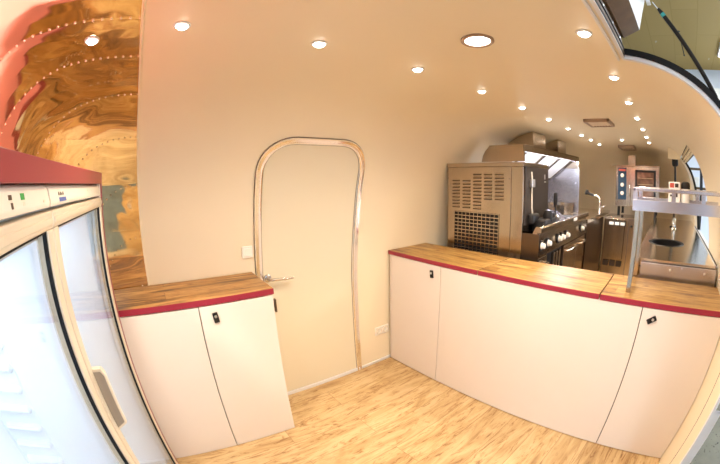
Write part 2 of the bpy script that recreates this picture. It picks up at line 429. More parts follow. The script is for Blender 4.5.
# slab: rows across at each outline height
bm = bm_new(); rows_f = []; rows_b = []
inset, r = .012, .19
s1 = DS - inset; K = 60
for i in range(K + 1):
    s = .03 + (s1 - .03 - 1e-4) * i / K
    x0, x1 = DX0 + inset, DX1 - inset; rr = r - inset
    if s > s1 - rr:
        d = rr - math.sqrt(max(0, rr * rr - (s - s1 + rr) ** 2)); x0 += d; x1 -= d
    rows_f.append([wall_pt(x0 + (x1 - x0) * j / 6, s, .006) for j in range(7)])
    rows_b.append([wall_pt(x0 + (x1 - x0) * j / 6, s, -.02) for j in range(7)])
A = strip(bm, rows_f); B = strip(bm, rows_b)
for i in range(K):
    for j in (0, 6): bm.faces.new((A[i][j], A[i + 1][j], B[i + 1][j], B[i][j]))
for i in (0, K):
    for j in range(6): bm.faces.new((A[i][j], A[i][j + 1], B[i][j + 1], B[i][j]))
obj('door_panel', bm, 'door', door, 40)
bm = bm_new(); O = door_outline(0, .2); secs = [(-.022, 0), (-.022, .010), (-.018, .015), (-.006, .016), (-.003, .011), (.003, .011), (.006, .018), (.018, .018), (.022, .012), (.022, 0)]
ring = []
for i, (x, s) in enumerate(O):
    a, c = O[max(0, i - 1)], O[min(len(O) - 1, i + 1)]
    tx, ts = c[0] - a[0], c[1] - a[1]; l = math.hypot(tx, ts); nx, ns = -ts / l, tx / l
    ring.append([wall_pt(x + nx * p, max(0, s + ns * p), d) for p, d in secs])
strip(bm, ring); FR = obj('door_frame', bm, 'frame_chrome', door, 50); FR['label'] = 'polished metal door frame'
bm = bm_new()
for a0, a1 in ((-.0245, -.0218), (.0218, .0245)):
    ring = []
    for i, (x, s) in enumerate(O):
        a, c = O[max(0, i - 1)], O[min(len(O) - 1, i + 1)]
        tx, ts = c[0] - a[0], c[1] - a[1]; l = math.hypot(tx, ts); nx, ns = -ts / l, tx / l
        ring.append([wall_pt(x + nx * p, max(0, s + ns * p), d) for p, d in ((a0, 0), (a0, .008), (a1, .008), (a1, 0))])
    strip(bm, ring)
obj('frame_shade_line', bm, 'frame_shade', door)  # dark brown lines paint the shade along the frame's edges
bm = bm_new(); box(bm, DX0 - .02, DX1 + .02, yb(.02) - .014, yb(.02), 0, .028, .004); obj('threshold', bm, 'alu_white', door)
hz = .905; hy = yb(hz) - .006
bm = bm_new(); lathe(bm, (.664, hy, hz), [(.026, 0), (.026, -.006), (.022, -.009), (.010, -.009), (.010, -.045)], 'y', 24)
tube(bm, [(.664, hy - .045, hz), (.675, hy - .053, hz), (.69, hy - .055, hz), (.75, hy - .054, hz - .004), (.822, hy - .05, hz - .008)], [.0095, .010, .010, .0095, .0085], 12)
obj('handle', bm, 'handle_metal', door, 40)
bm = bm_new(); box(bm, .692, .704, yb(.72) - .03, yb(.72) - .004, .675, .765, .004); box(bm, .688, .708, yb(.72) - .012, yb(.72) - .004, .70, .74, .002)
obj('latch', bm, 'dark_steel', door)

# light switch and double socket
def wall_plate(bm, x0, x1, z0, z1, d0, d1, bev=.002):
    zc_ = (z0 + z1) / 2; box(bm, x0, x1, yb(zc_) - d1, yb(zc_) - d0, z0, z1, bev)
t = thing('light_switch', 'white square light switch on the wall left of the door', 'light switch', (.542, yb(1.09), 1.09))
bm = bm_new(); wall_plate(bm, .509, .577, 1.056, 1.124, -.006, .012); obj('plate', bm, 'white_plastic', t)
bm = bm_new(); wall_plate(bm, .521, .565, 1.068, 1.112, .010, .016); obj('rocker', bm, 'white_plastic', t)
t = thing('wall_socket', 'white double power socket low on the wall between door and bar counter', 'socket', (1.575, yb(.29), .29))
bm = bm_new(); wall_plate(bm, 1.506, 1.643, .256, .326, -.006, .010); obj('plate', bm, 'white_plastic', t)
for xx in (1.541, 1.608):
    bm = bm_new(); lathe(bm, (xx, yb(.291) - .013, .291), [(.027, .003), (.026, -.003), (.021, -.003), (.019, .008), (.0, .008)], 'y', 20, False)
    s_ = obj('socket_cup', bm, 'cream_plastic', t, 40)
    bm = bm_new()
    for dx in (-.009, .009): lathe(bm, (xx + dx, yb(.291) - .006, .291), [(.006, -.002), (.006, .003)], 'y', 8)
    obj('pin_holes', bm, 'black', s_)

# ------------------------------------------------------------------ left cabinet
def lock(parent, c, ax, ang, nrm):
    """small black rectangular cam lock with its key slot"""
    bm = bm_new(); box(bm, -.014, .014, -.009, .0, -.027, .027, .003)
    q = Matrix.Rotation(ang, 4, 'Y'); bmesh.ops.transform(bm, matrix=q, verts=bm.verts)
    if ax == 'x': bmesh.ops.transform(bm, matrix=Matrix.Rotation(-PI / 2, 4, 'Z'), verts=bm.verts)
    bmesh.ops.translate(bm, verts=bm.verts, vec=c)
    o = obj('lock', bm, 'black', parent); o['label'] = 'small black lock'
    bm = bm_new(); lathe(bm, (0, -.009, .008), [(.0075, 0), (.0075, -.004), (.004, -.004), (.004, -.003)], 'y', 14); box(bm, -.001, .001, -.0125, -.010, .002, .014)
    bmesh.ops.transform(bm, matrix=q, verts=bm.verts)
    if ax == 'x': bmesh.ops.transform(bm, matrix=Matrix.Rotation(-PI / 2, 4, 'Z'), verts=bm.verts)
    bmesh.ops.translate(bm, verts=bm.verts, vec=c); obj('key_slot', bm, 'alu', o, 40)
CXL, CXR, CYF = -.60, .559, 1.542
base = thing('base_cabinet', 'white two door cabinet with oak top against the wall left of the door', 'cabinet', (.1, CYF, 0))
bm = bm_new()
def back_poly(z, d=.02):
    out = []
    for i in range(9):
        x = CXR + (CXL - CXR) * i / 8; v = max(0, (XL - x) * KL); o = off_at(z)
        u = (max(0, o ** NEX - v ** NEX)) ** (1 / NEX); out.append((x, YC + u - d))
    return out
pts = [(CXL, CYF + .022), (CXR, CYF + .022)] + [(x, min(y, yb(0) - .014)) for x, y in back_poly(.0)]
prism(bm, [(x, y, 0.0) for x, y in pts], (0, 0, .931)); obj('body', bm, 'cabinet', base)
bm = bm_new(); box(bm, CXL, CXR, CYF + .0205, CYF + .0225, .003, .929); obj('gap_liner', bm, 'edge', base)
bm = bm_new(); box(bm, CXL + .002, .1555, CYF, CYF + .02, .004, .927, .0012); obj('door', bm, 'cabinet', base)
bm = bm_new(); box(bm, .1605, CXR, CYF, CYF + .02, .004, .927, .0012); d = obj('door', bm, 'cabinet', base)
lock(d, (.238, CYF, .864), 'y', -.12, 0)
t = thing('worktop', 'oak worktop with crimson front edge on the white cabinet left of the door', 'worktop', (.1, CYF, .931))
pts = [(CXL, CYF), (CXR + .004, CYF)] + [(x if i else CXR + .004, y) for i, (x, y) in enumerate(back_poly(.96, .006))]
bm = bm_new(); prism(bm, [(x, y, .934) for x, y in pts], (0, 0, .029)); obj('wood_board', bm, 'woodX', t)
bm = bm_new(); box(bm, CXL, CXR + .006, CYF - .003, CYF + .0005, .932, .9625, .0008); obj('edging', bm, 'crimson', t)['label'] = 'crimson edge strip'

# ------------------------------------------------------------------ bar counter across the trailer
BX, BB, ZT = 1.65, 2.071, .95
yR = yf(.8) + .004; yL = yb(.8) - .004
def wpt(z, side): return (yb(z) if side > 0 else yf(z))
def counter_body(name, label, y0, y1):
    t = thing(name, label, 'cabinet' if 'door' in label else 'counter', (BX, (y0 + y1) / 2, 0)); return t
tl = counter_body('counter_cabinet', 'white counter cabinet with one locked door next to the wall socket', 1.378, yL)
bm = bm_new(); yy = yb(.0) - .014
box(bm, BX + .022, BB - .03, 1.383, yy, 0, .915); obj('body', bm, 'cabinet', tl)
bm = bm_new(); box(bm, BX, BX + .021, 1.872, yy, .006, .918, .001); obj('filler_strip', bm, 'cabinet', tl)
bm = bm_new(); box(bm, BX, BX + .02, 1.381, 1.868, .006, .918, .0012); d = obj('door', bm, 'cabinet', tl)
lock(d, (BX, 1.455, .853), 'x', -.1, 0)
bm = bm_new(); box(bm, BX + .021, BX + .0225, 1.379, yy, .0, .92); obj('gap_liner', bm, 'edge', tl)
tm = counter_body('counter_section', 'wide plain white front section in the middle of the bar counter', .054, 1.378)
bm = bm_new(); box(bm, BX, BX + .02, .0565, 1.376, .006, .918, .0012); obj('front_panel', bm, 'cabinet', tm)
bm = bm_new(); box(bm, BX + .022, BX + .06, .06, 1.375, 0, .918)
box(bm, BX + .06, BB - .03, 1.35, 1.375, 0, .918); box(bm, BX + .06, BB - .03, .06, .085, 0, .918); obj('back_frame', bm, 'cabinet', tm)
bm = bm_new(); box(bm, BX + .0205, BX + .022, .054, 1.378, 0.0, .92); obj('gap_liner', bm, 'edge', tm)
tr_ = counter_body('counter_cabinet', 'white counter cabinet with one locked door at the hatch end of the bar', yR, .054)
ye = yf(.0) + .02
bm = bm_new(); box(bm, BX + .022, BB - .03, ye, .05, 0, .918); obj('body', bm, 'cabinet', tr_)
zz_ = [.006 + .0912 * i for i in range(11)]
bm = bm_new(); prism(bm, [(BX, .0515, .006), (BX, .0515, .918)] + [(BX, yf(z) + .004, z) for z in zz_[::-1]], (.02, 0, 0), .001); d = obj('door', bm, 'cabinet', tr_)
lock(d, (BX, -.012, .862), 'x', 1.0, 0)
bm = bm_new(); box(bm, BX + .0205, BX + .022, ye, .054, 0, .92); obj('gap_liner', bm, 'edge', tr_)
def board(label, y0, y1, ym):
    t = thing('worktop', label, 'worktop', (BX, (y0 + y1) / 2, .921))
    bm = bm_new(); box(bm, BX + .001, BB, y0, y1, .922, ZT, .0015); obj('wood_board', bm, 'woodY', t)
    bm = bm_new(); box(bm, BX - .003, BX + .0015, y0, y1, .921, ZT - .0008, .0008)
    if ym: box(bm, BX, BB, ym - .0015, ym + .0015, .922, ZT - .0004)
    obj('edging', bm, 'crimson', t)['label'] = 'crimson edge strip'
    return t
board('oak bar worktop nearest the door wall, with crimson edge', 1.0865, yb(.93) - .004, None)
board('middle oak bar worktop between the two seams, with crimson edge', .3095, 1.0795, None)
board('oak bar worktop at the hatch end, under the steel gantry shelf', yf(.93) + .004, .3025, None)

# ------------------------------------------------------------------ steel gantry on the counter's hatch end
gy0, gy1 = yf(1.4) + .003, .19
G0, G1 = 1.752, 2.10
t = thing('gantry_shelf', 'brushed steel gantry shelf on posts over the hatch end of the bar', 'shelf', (1.92, .16, ZT))
for xx in (G0, G1):
    bm = bm_new(); box(bm, xx - .013, xx + .013, .15, .176, ZT, 1.37, .002); obj('post', bm, 'steelv', t)
bm = bm_new(); box(bm, G0 - .010, G1 + .010, gy0, gy1 - .008, 1.369, 1.382); obj('shelf_board', bm, 'steel_bluelit', t)
for xx in (G0 - .018, G1 + .014): bm = bm_new(); box(bm, xx, xx + .004, gy0, gy1, 1.367, 1.422, .0012); obj('shelf_edge', bm, 'steel_bluelit', t)
bm = bm_new(); box(bm, G0 - .014, G1 + .014, gy1 - .004, gy1, 1.367, 1.422, .0012); obj('shelf_edge', bm, 'steel_bluelit', t)
for xx in (G0 - .016, G1 - .006):
    bm = bm_new(); box(bm, xx, xx + .022, gy0, gy1, 1.463, 1.481, .003); obj('top_rail', bm, 'steel_bluelit', t)
    for yy_ in (gy1 - .012, .005 - .045, -.215):
        bm = bm_new(); box(bm, xx + .001, xx + .021, yy_ - .014, yy_ + .010, 1.421, 1.464); obj('rail_bracket', bm, 'steel_bluelit', t)
bm = bm_new(); box(bm, G0 - .016, G1 + .016, gy1 - .016, gy1, 1.463, 1.481, .003); obj('end_rail', bm, 'steel_bluelit', t)
o = thing('steel_upstand', 'low brushed steel upstand plate along the back of the bar worktop, below the gantry', 'upstand', (2.125, -.14, ZT))
bm = bm_new(); box(bm, 2.118, 2.134, yf(1.0) + .012, .138, .90, 1.034, .002); obj('plate', bm, 'steel_bluelit', o)
for yy_ in (-.075, -.33):
    bm = bm_new(); lathe(bm, (2.118, yy_, 1.005), [(.009, 0), (.008, -.004), (.004, -.006)], 'x', 14); obj('screw', bm, 'alu', o, 40)

# ------------------------------------------------------------------ red housing with two glass door fridges
FX, FY0, FY1, FZ = -.245, .03, 1.457, 1.568
FB = -.665
OVERLIT_RED = plain('overlit_red_paint', (.88, .40, .42), .4, 0, .02, 4)  # pale rose of an added board, imitates strong lamp light on red
hous = thing('fridge_housing', 'red housing around the two glass door fridges at the left end', 'housing', (-.5, .75, 0))
bm = bm_new(); box(bm, FB, FX, FY0, FY1, 1.524, FZ, .0015); obj('top_panel', bm, 'red_laminate', hous)
bm = bm_new(); box(bm, FB + .02, FX - .03, FY0 + .02, FY1 - .02, FZ, FZ + .004, .001); obj('overlit_top', bm, OVERLIT_RED, hous)['label'] = 'added pale rose board imitating the brightly lit red top'
for ya in (FY1 - .026, FY0):
    bm = bm_new(); box(bm, FB, FX - .004, ya, ya + .026, 0, 1.524, .001); sp_ = obj('side_panel', bm, 'cabinet', hous)
    bm = bm_new(); box(bm, FX - .0045, FX, ya - .0005, ya + .0265, 0, 1.524, .001); obj('edging', bm, 'red_laminate', sp_)['label'] = 'red front edge'
def fridge(label, y0, y1, kind):
    t = thing('glass_door_fridge', label, 'fridge', (-.5, (y0 + y1) / 2, 0), 'glass door fridges in the red housing')
    xb, xf = FB + .01, FX - .05        # body depth, front of body
    w = .03
    bm = bm_new()
    box(bm, xb, xf, y0, y0 + w, .02, 1.50); box(bm, xb, xf, y1 - w, y1, .02, 1.50); box(bm, xb, xb + w, y0 + w, y1 - w, .02, 1.50)
    box(bm, xb, xf, y0 + w, y1 - w, .02, .16); box(bm, xb, xf, y0 + w, y1 - w, 1.46, 1.50)
    obj('body', bm, 'fridge_inner', t)
    for yy_, sg in ((y0 + w, 1), (y1 - w, -1)):      # moulded shelf supports on both inner sides
        bm = bm_new(); box(bm, xb + .04, -.465, yy_ - sg * .002, yy_ + sg * .0015, .19, 1.30); z = .22
        while z < 1.28:
            tube(bm, [(xb + .05, yy_, z), (xb + .052, yy_ + sg * .004, z), (-.478, yy_ + sg * .004, z), (-.470, yy_, z)], [.004, .012, .012, .004], 8); z += .055
        obj('ribbed_liner', bm, 'fridge_inner', t, 40)
    # control fascia, leaning slightly forward at its foot
    bm = bm_new(); a, c = y0 + .004, y1 - .004
    prism(bm, [(FX - .06, a, 1.523), (FX - .022, a, 1.523), (FX - .010, a, 1.513), (FX - .004, a, 1.487), (FX - .006, a, 1.478), (FX - .06, a, 1.478)], (0, c - a, 0), .0015)
    cp = obj('control_fascia', bm, 'cream_plastic', t)
    W = c - a
    def mark(name, mat, f0, f1, z0, z1):
        xs_ = lambda z: FX - .010 + (1.513 - z) / .026 * .006
        bm = bm_new(); q = [(xs_(z0) - .004, a + W * f0, z0), (xs_(z0) + .001, a + W * f0, z0), (xs_(z1) + .001, a + W * f0, z1), (xs_(z1) - .004, a + W * f0, z1)]
        prism(bm, q, (0, W * (f1 - f0), 0)); return obj(name, bm, mat, cp)
    if kind == 'near':
        mark('switch', 'dark_steel', .65, .672, 1.501, 1.508); mark('switch', 'green_led', .735, .765, 1.499, 1.509)
        mark('indicator', 'dark_steel', .66, .673, 1.488, 1.497); mark('indicator', 'fridge_frame', .745, .76, 1.490, 1.496)
        mark('indicator', 'fridge_frame', .93, .945, 1.489, 1.494)
    else:
        mark('badge', 'blue_label', .10, .19, 1.485, 1.494)
        for q0, q1, za, zb in ((.10, .108, 1.4985, 1.506), (.118, .126, 1.4985, 1.5035), (.126, .134, 1.4985, 1.506), (.142, .15, 1.4985, 1.5035), (.16, .168, 1.4985, 1.5065)):
            mark('badge_letter', 'dark_steel', q0, q1, za, zb)
        mark('indicator', 'fridge_frame', .62, .63, 1.500, 1.506); mark('indicator', 'fridge_frame', .72, .73, 1.500, 1.506)
    # door: frame with a stepped profile, gasket, pane, handle
    d0, d1, z0, z1, st = y0 + .003, y1 - .003, .045, 1.471, .038
    bm = bm_new()
    for (ya, yb_, za, zb) in ((d0, d1, z1 - .034, z1), (d0, d1, z0, z0 + .06), (d0, d0 + st, z0 + .06, z1 - .034), (d1 - st, d1, z0 + .06, z1 - .034)):
        box(bm, FX - .046, FX, ya, yb_, za, zb, .004)
        if zb - za < .1: box(bm, FX - .03, FX + .003, ya + .004, yb_ - .004, za + .008, zb - .012, .002)
    dr = obj('door', bm, 'fridge_frame', t)
    bm = bm_new(); gi = .004; ya, yb_, za, zb = d0 + st, d1 - st, z0 + .06, z1 - .034
    for q in ((ya, yb_, zb - gi, zb), (ya, yb_, za, za + gi), (ya, ya + gi, za, zb), (yb_ - gi, yb_, za, zb)): box(bm, FX - .0165, FX - .006, *q)
    obj('gasket', bm, 'rubber', dr)
    bm = bm_new()
    gi2 = .014
    for q in ((ya + gi, yb_ - gi, zb - gi2, zb - gi), (ya + gi, ya + gi2, za + gi, zb - gi), (yb_ - gi2, yb_ - gi, za + gi, zb - gi)): box(bm, FX - .040, FX - .030, *q)
    obj('glazing_strip', bm, 'alu_white', dr)
    bm = bm_new(); box(bm, FX - .016, FX - .011, ya + .002, yb_ - .002, za + .002, zb - .002); obj('glass', bm, 'glass', dr)
    hy_ = d0 + .026                     # upright grip fin beside the stile
    bm = bm_new(); prism(bm, [(FX - .002, hy_, .925), (FX + .034, hy_, .945), (FX + .034, hy_, 1.095), (FX + .026, hy_, 1.112), (FX - .002, hy_, 1.112)], (0, .016, 0), .002); hd = obj('handle', bm, 'fridge_frame', dr)
    bm = bm_new(); prism(bm, [(FX + .001, hy_ - .001, .935), (FX + .029, hy_ - .001, .952), (FX + .029, hy_ - .001, 1.092), (FX + .022, hy_ - .001, 1.104), (FX + .001, hy_ - .001, 1.104)], (0, .002, 0)); obj('fin_shade', bm, 'grip', hd)  # taupe sheet paints the shade on the fin's side face
    # interior lamp tube
    bm = bm_new(); box(bm, xb + .12, xb + .15, y0 + .09, y1 - .09, 1.44, 1.46, .004); obj('interior_lamp', bm, emit('fridge_lamp_glow', (.78, .88, 1), 2), t)
    return t
fm = .700
fridge('near glass door fridge with green switch, at the left picture edge', FY0 + .028, fm, 'near')
fridge('far glass door fridge with blue badge, beside the oak cabinet', fm + .002, FY1 - .028, 'far')

# ------------------------------------------------------------------ kitchen, wall side: machine, range, hood
# machine with louvred side
MX0, MX1, MYF, MYB, MZ = 2.20, 2.70, 1.064, 1.772, 1.622
t = thing('drinks_machine', 'tall brushed steel machine with louvred side and dark front behind the bar', 'machine', (2.45, 1.4, 0))
bm = bm_new(); box(bm, MX0, MX1, MYF + .004, MYB, .885, MZ - .03, .004); obj('body', bm, 'steel', t)
bm = bm_new(); box(bm, MX0 - .012, MX1 + .01, MYF - .006, MYB + .004, MZ - .032, MZ, .004); obj('lid', bm, 'steel', t)
bm = bm_new(); box(bm, MX0 - .006, MX0, 1.166, MYB - .012, .90, MZ - .035, .002); lp = obj('side_panel', bm, 'steel', t)
cols = [(1.643, 1.718, 1.490, 9), (1.535, 1.613, 1.490, 9), (1.430, 1.508, 1.540, 11), (1.332, 1.405, 1.540, 8), (1.226, 1.304, 1.541, 8)]
bm = bm_new(); bmd = bm_new()
for y0, y1, zt_, n in cols:
    for k in range(n):
        z = zt_ - k * .0267
        prism(bm, [(MX0 - .0062, y0, z), (MX0 - .013, y0 + .004, z - .008), (MX0 - .0062, y0, z - .011)], (0, y1 - y0, 0))
        box(bmd, MX0 - .0068, MX0 - .0055, y0, y1, z - .0165, z - .010)
obj('louvres', bm, 'steel', lp); obj('louvre_slots', bmd, 'edge', lp)
bm = bm_new(); box(bm, MX0 - .0075, MX0 - .006, 1.262, 1.695, .925, 1.235); obj('filter_mesh', bm, 'black', lp)
bm = bm_new()
for k in range(12): yy_ = 1.266 + k * .0387; box(bm, MX0 - .011, MX0 - .0075, yy_ - .0025, yy_ + .0025, .915, 1.235)
for k in range(11): z = .94 + k * .029; box(bm, MX0 - .010, MX0 - .0075, 1.262, 1.695, z - .0035, z + .0035)
obj('grille_wires', bm, 'steel', lp)
for yy_ in (1.18, 1.765): bm = bm_new(); lathe(bm, (MX0 - .006, yy_, 1.50), [(.005, 0), (.004, -.003)], 'x', 10); obj('screw', bm, 'dark_steel', lp)
bm = bm_new(); box(bm, MX0 - .004, MX0 + .012, MYF, 1.160, .885, MZ - .032, .004); obj('corner_post', bm, 'steelv', t)
bm = bm_new(); box(bm, MX0 + .03, MX1 - .002, MYF - .004, MYF + .005, 1.16, MZ - .032, .003); fp = obj('front_panel', bm, 'darkpanel', t)
bm = bm_new(); box(bm, MX1 - .10, MX1 - .075, MYF - .006, MYF - .003, 1.50, 1.54); box(bm, MX1 - .10, MX1 - .06, MYF - .006, MYF - .003, 1.475, 1.485); obj('emblem', bm, 'alu', fp)
bm = bm_new(); box(bm, 2.295, 2.355, MYF - .03, MYF - .004, 1.44, 1.50, .004); obj('junction_box', bm, 'alu', fp)
bm = bm_new(); tube(bm, [(2.325, MYF - .012, 1.555), (2.325, MYF - .016, 1.50), (2.325, MYF - .014, 1.38), (2.33, MYF - .014, 1.29), (2.352, MYF - .012, 1.235)], .006, 8); obj('white_tube', bm, 'white_plastic', fp, 60)
bm = bm_new(); box(bm, 2.27, 2.42, MYF - .05, MYF + .0, 1.165, 1.245, .02, 3); box(bm, 2.36, 2.64, MYF - .12, MYF - .005, 1.10, 1.20, .015, 3)
lathe(bm, (2.50, MYF - .085, 1.175), [(.04, 0), (.042, .05), (.03, .085), (.012, .09)], 'z', 20); box(bm, 2.55, 2.62, MYF - .11, MYF - .03, 1.18, 1.24, .012, 3)
obj('dispenser_head', bm, 'black', t, 40)
bm = bm_new(); tube(bm, [(2.66, MYF - .09, 1.20), (2.665, MYF - .09, 1.26), (2.67, MYF - .08, 1.30)], .007, 8); lathe(bm, (2.67, MYF - .085, 1.28), [(.012, 0), (.019, .03), (.019, .10), (.012, .115)], 'z', 14); obj('tap_lever', bm, 'black', t, 40)
bm = bm_new(); lathe(bm, (2.60, MYF - .12, 1.205), [(.016, 0), (.014, -.02), (.006, -.025)], 'y', 16); tube(bm, [(2.64, MYF - .11, 1.20), (2.68, MYF - .12, 1.185), (2.685, MYF - .12, 1.15)], .008, 8); obj('tap', bm, 'chrome', t, 40)
bm = bm_new(); box(bm, MX0 + .02, MX1, MYF + .03, MYB - .0, 0, .884); obj('base', bm, 'dark_steel', t)

# range
RX0, RX1, RYF, RZ = 2.205, 3.62, .92, 1.118
t = thing('cooking_range', 'long stainless cooking range with white knobs in front of the hood', 'cooker', (2.9, 1.0, 0))
bm = bm_new(); box(bm, MX1 + .02, RX1, RYF + .05, 1.86, .10, RZ - .02, .003); box(bm, RX0 + .004, MX1 + .02, RYF + .05, MYF - .022, .10, 1.09, .003); obj('body', bm, 'steel', t)
bm = bm_new(); box(bm, RX0, RX0 + .006, RYF + .004, 1.118, .86, 1.112, .001); obj('side_panel', bm, 'dark_steel', t)
bm = bm_new(); prism(bm, [(RX0, RYF - .012, 1.122), (RX0, RYF - .012, 1.158), (RX0, RYF - .004, 1.166), (RX0, RYF + .035, 1.166), (RX0, RYF + .06, 1.12)], (RX1 - RX0, 0, 0), .004); obj('front_rail', bm, 'steel', t)
bm = bm_new(); prism(bm, [(RX0 + .002, RYF + .022, 1.122), (RX0 + .002, RYF + .06, 1.122), (RX0 + .002, RYF + .06, .945), (RX0 + .002, RYF + .002, .945)], (RX1 - RX0 - .004, 0, 0), .002); cpn = obj('control_panel', bm, 'steel', t)
for kx, kz in ((2.25, 1.026), (2.384, 1.026), (2.64, 1.024), (2.73, 1.024), (2.86, 1.024), (3.37, 1.022)):
    bm = bm_new(); ky = RYF + .022 - (1.122 - kz) / .177 * .020
    lathe(bm, (kx, ky, kz), [(.026, 0), (.026, -.015), (.022, -.018), (.019, -.040), (.012, -.042)], 'y', 20)
    k_ = obj('knob', bm, 'white_plastic', cpn, 40)
    bm = bm_new(); lathe(bm, (kx, ky, kz), [(.040, .0), (.039, -.012), (.026, -.014)], 'y', 20); obj('knob_ring', bm, 'black', k_, 40)
bm = bm_new(); box(bm, 3.02, 3.13, RYF - .014, RYF - .011, 1.128, 1.157); obj('rating_label', bm, 'white_plastic', t)
for dx0, dx1 in ((2.22, 2.44), (2.87, 3.27), (3.29, 3.60)):
    bm = bm_new(); box(bm, dx0, dx1, RYF + .02, RYF + .05, .30, .925, .004); dd = obj('door', bm, 'steel', t)
    bm = bm_new(); zz = .875; tube(bm, [(dx0 + .05, RYF + .02, zz), (dx0 + .05, RYF - .012, zz), (dx1 - .05, RYF - .012, zz), (dx1 - .05, RYF + .02, zz)], .009, 8); obj('handle', bm, 'chrome', dd, 50)
bm = bm_new(); box(bm, 2.45, 2.86, RYF + .045, RYF + .052, .30, .93); obj('open_shelf', bm, 'black', t)
for k in range(3):
    bm = bm_new(); box(bm, 2.60 + k * .07, 2.64 + k * .07, RYF + .02, RYF + .046, .35, .91, .003); obj('upright', bm, 'steelv', t)
bm = bm_new(); box(bm, 2.74, 3.16, RYF + .07, 1.52, RZ - .02, RZ, .003); obj('griddle_plate', bm, 'steeltop', t)
bm = bm_new(); prism(bm, [(2.72, RYF + .08, RZ), (2.72, 1.50, RZ), (2.72, 1.50, 1.24), (2.72, 1.30, 1.24)], (.006, 0, 0)); prism(bm, [(3.17, RYF + .08, RZ), (3.17, 1.50, RZ), (3.17, 1.50, 1.20), (3.17, 1.16, 1.20)], (.006, 0, 0)); box(bm, 2.72, 3.176, 1.50, 1.506, RZ, 1.24); obj('splash_guard', bm, 'steel_bluelit', t)
for k in range(2):
    bm = bm_new(); box(bm, 3.21, 3.58, RYF + .09 + k * .28, RYF + .34 + k * .28, RZ - .018, RZ + .002, .003)
    obj('hob_plate', bm, 'black', t)

# dark corner cabinet right of the range with steel worktop
t = thing('corner_cabinet', 'dark stainless base cabinet between the range and the dishwasher', 'cabinet', (4.1, 1.2, 0))
bm = bm_new(); box(bm, 3.64, 4.60, .93, 1.78, 0, 1.035, .002); obj('body', bm, 'dark_steel', t)
bm = bm_new(); box(bm, 3.64, 5.05, .92, 1.76, 1.04, 1.085, .003); obj('steel_top', bm, 'steeltop', t)
bm = bm_new()
ar = [(3.92 + .26 * math.cos(a), 1.25 + .30 * math.sin(a)) for a in [PI * (.02 + 1.0 * i / 20) for i in range(21)]]
strip(bm, [[(x, y, 1.086) for x, y in ar], [(x, y, 1.215) for x, y in ar], [(3.92 + (x - 3.92) * 1.02, 1.25 + (y - 1.25) * 1.02, 1.215) for x, y in ar], [(3.92 + (x - 3.92) * 1.02, 1.25 + (y - 1.25) * 1.02, 1.086) for x, y in ar]])
obj('curved_upstand', bm, 'steel', t, 50)

# hood
HX0, HX1, HYF, HZ0, HZ1 = 2.52, 4.20, 1.205, 1.655, 1.785
t = thing('extractor_hood', 'stainless extractor hood with white light strip over the range', 'extractor hood', (3.3, 1.4, HZ0))
def hood_sec(x): return [(x, HYF, HZ1), (x, HYF, HZ1 - .056), (x, HYF + .03, HZ1 - .056), (x, 1.65, HZ0), (x, yb(HZ0) - .06, HZ0), (x, yb(1.72) - .07, 1.72), (x, yb(HZ1) - .05, HZ1)]
for x in (HX0, HX1 - .012): bm = bm_new(); prism(bm, [(x, HYF + .004, HZ1 - .002), (x, HYF + .004, HZ0 - .01), (x, 1.64, HZ0 - .01), (x, 1.625, 1.70), (x, 1.60, 1.74), (x, 1.555, HZ1 - .002)], (.012, 0, 0)); obj('end_panel', bm, 'steel', t)
bm = bm_new(); box(bm, HX0, HX1, HYF, HYF + .012, HZ1 - .058, HZ1, .002); obj('front_plate', bm, 'steel', t)
bm = bm_new(); box(bm, HX0, HX1, HYF, 1.556, HZ1 - .004, HZ1 + .004); obj('top_plate', bm, 'steel', t)
bm = bm_new(); box(bm, HX0 + .02, HX1 - .02, HYF + .014, HYF + .05, HZ1 - .052, HZ1 - .04); obj('light_strip', bm, 'ledstrip', t)
n = 3
for k in range(n):
    a = 2.75 + k * (HX1 - 2.78) / n; c = a + (HX1 - 2.78) / n - .012
    bm = bm_new(); P0, P1 = (HYF + .07, 1.765), (1.62, 1.50)
    prism(bm, [(a, P0[0], P0[1]), (a, P1[0], P1[1]), (a, P1[0] + .012, P1[1] + .018), (a, P0[0] + .012, P0[1] + .012)], (c - a, 0, 0)); flt = obj('grease_filter', bm, 'alu_white', t)
    bm = bm_new()
    for (u0, u1, fa, fb) in ((0, 1, 0, .07), (0, 1, .93, 1), (0, .06, 0, 1), (.94, 1, 0, 1)):
        q = lambda f: (P0[0] + (P1[0] - P0[0]) * f - .004, P0[1] + (P1[1] - P0[1]) * f - .006)
        y0, z0 = q(fa); y1, z1 = q(fb); prism(bm, [(a + (c - a) * u0, y0, z0), (a + (c - a) * u0, y1, z1), (a + (c - a) * u0, y1 + .006, z1 + .008), (a + (c - a) * u0, y0 + .006, z0 + .008)], ((c - a) * (u1 - u0), 0, 0))
    obj('filter_frame', bm, 'steel', flt)
for a, c in ((2.92, 3.24), (3.63, 3.93)):
    bm = bm_new(); zt_ = z_at(1.30 - YC) - .006
    P = [(a, 1.30, HZ1 + .004), (a, 1.30, zt_)] + [(a, y, z_at(y - YC) - .008) for y in (1.36, 1.42, 1.48, 1.54, 1.58)] + [(a, 1.58, HZ1 + .004)]
    prism(bm, P, (c - a, 0, 0)); obj('duct', bm, 'steel', t)
bm = bm_new(); P = [(4.205, 1.205, 1.088)] + [(4.205, yb(1.1) - .03, 1.088), (4.205, yb(1.4) - .03, 1.4), (4.205, yb(HZ0) - .03, HZ0 + .003), (4.205, 1.205, HZ0 + .003)]
prism(bm, P, (.008, 0, 0)); obj('side_splash_panel', bm, 'steel_bluelit', t)['label'] = 'steel splash panel with bluish light in its colour at the far end'
bm = bm_new(); zs_ = [1.12 + .05 * i for i in range(10)]
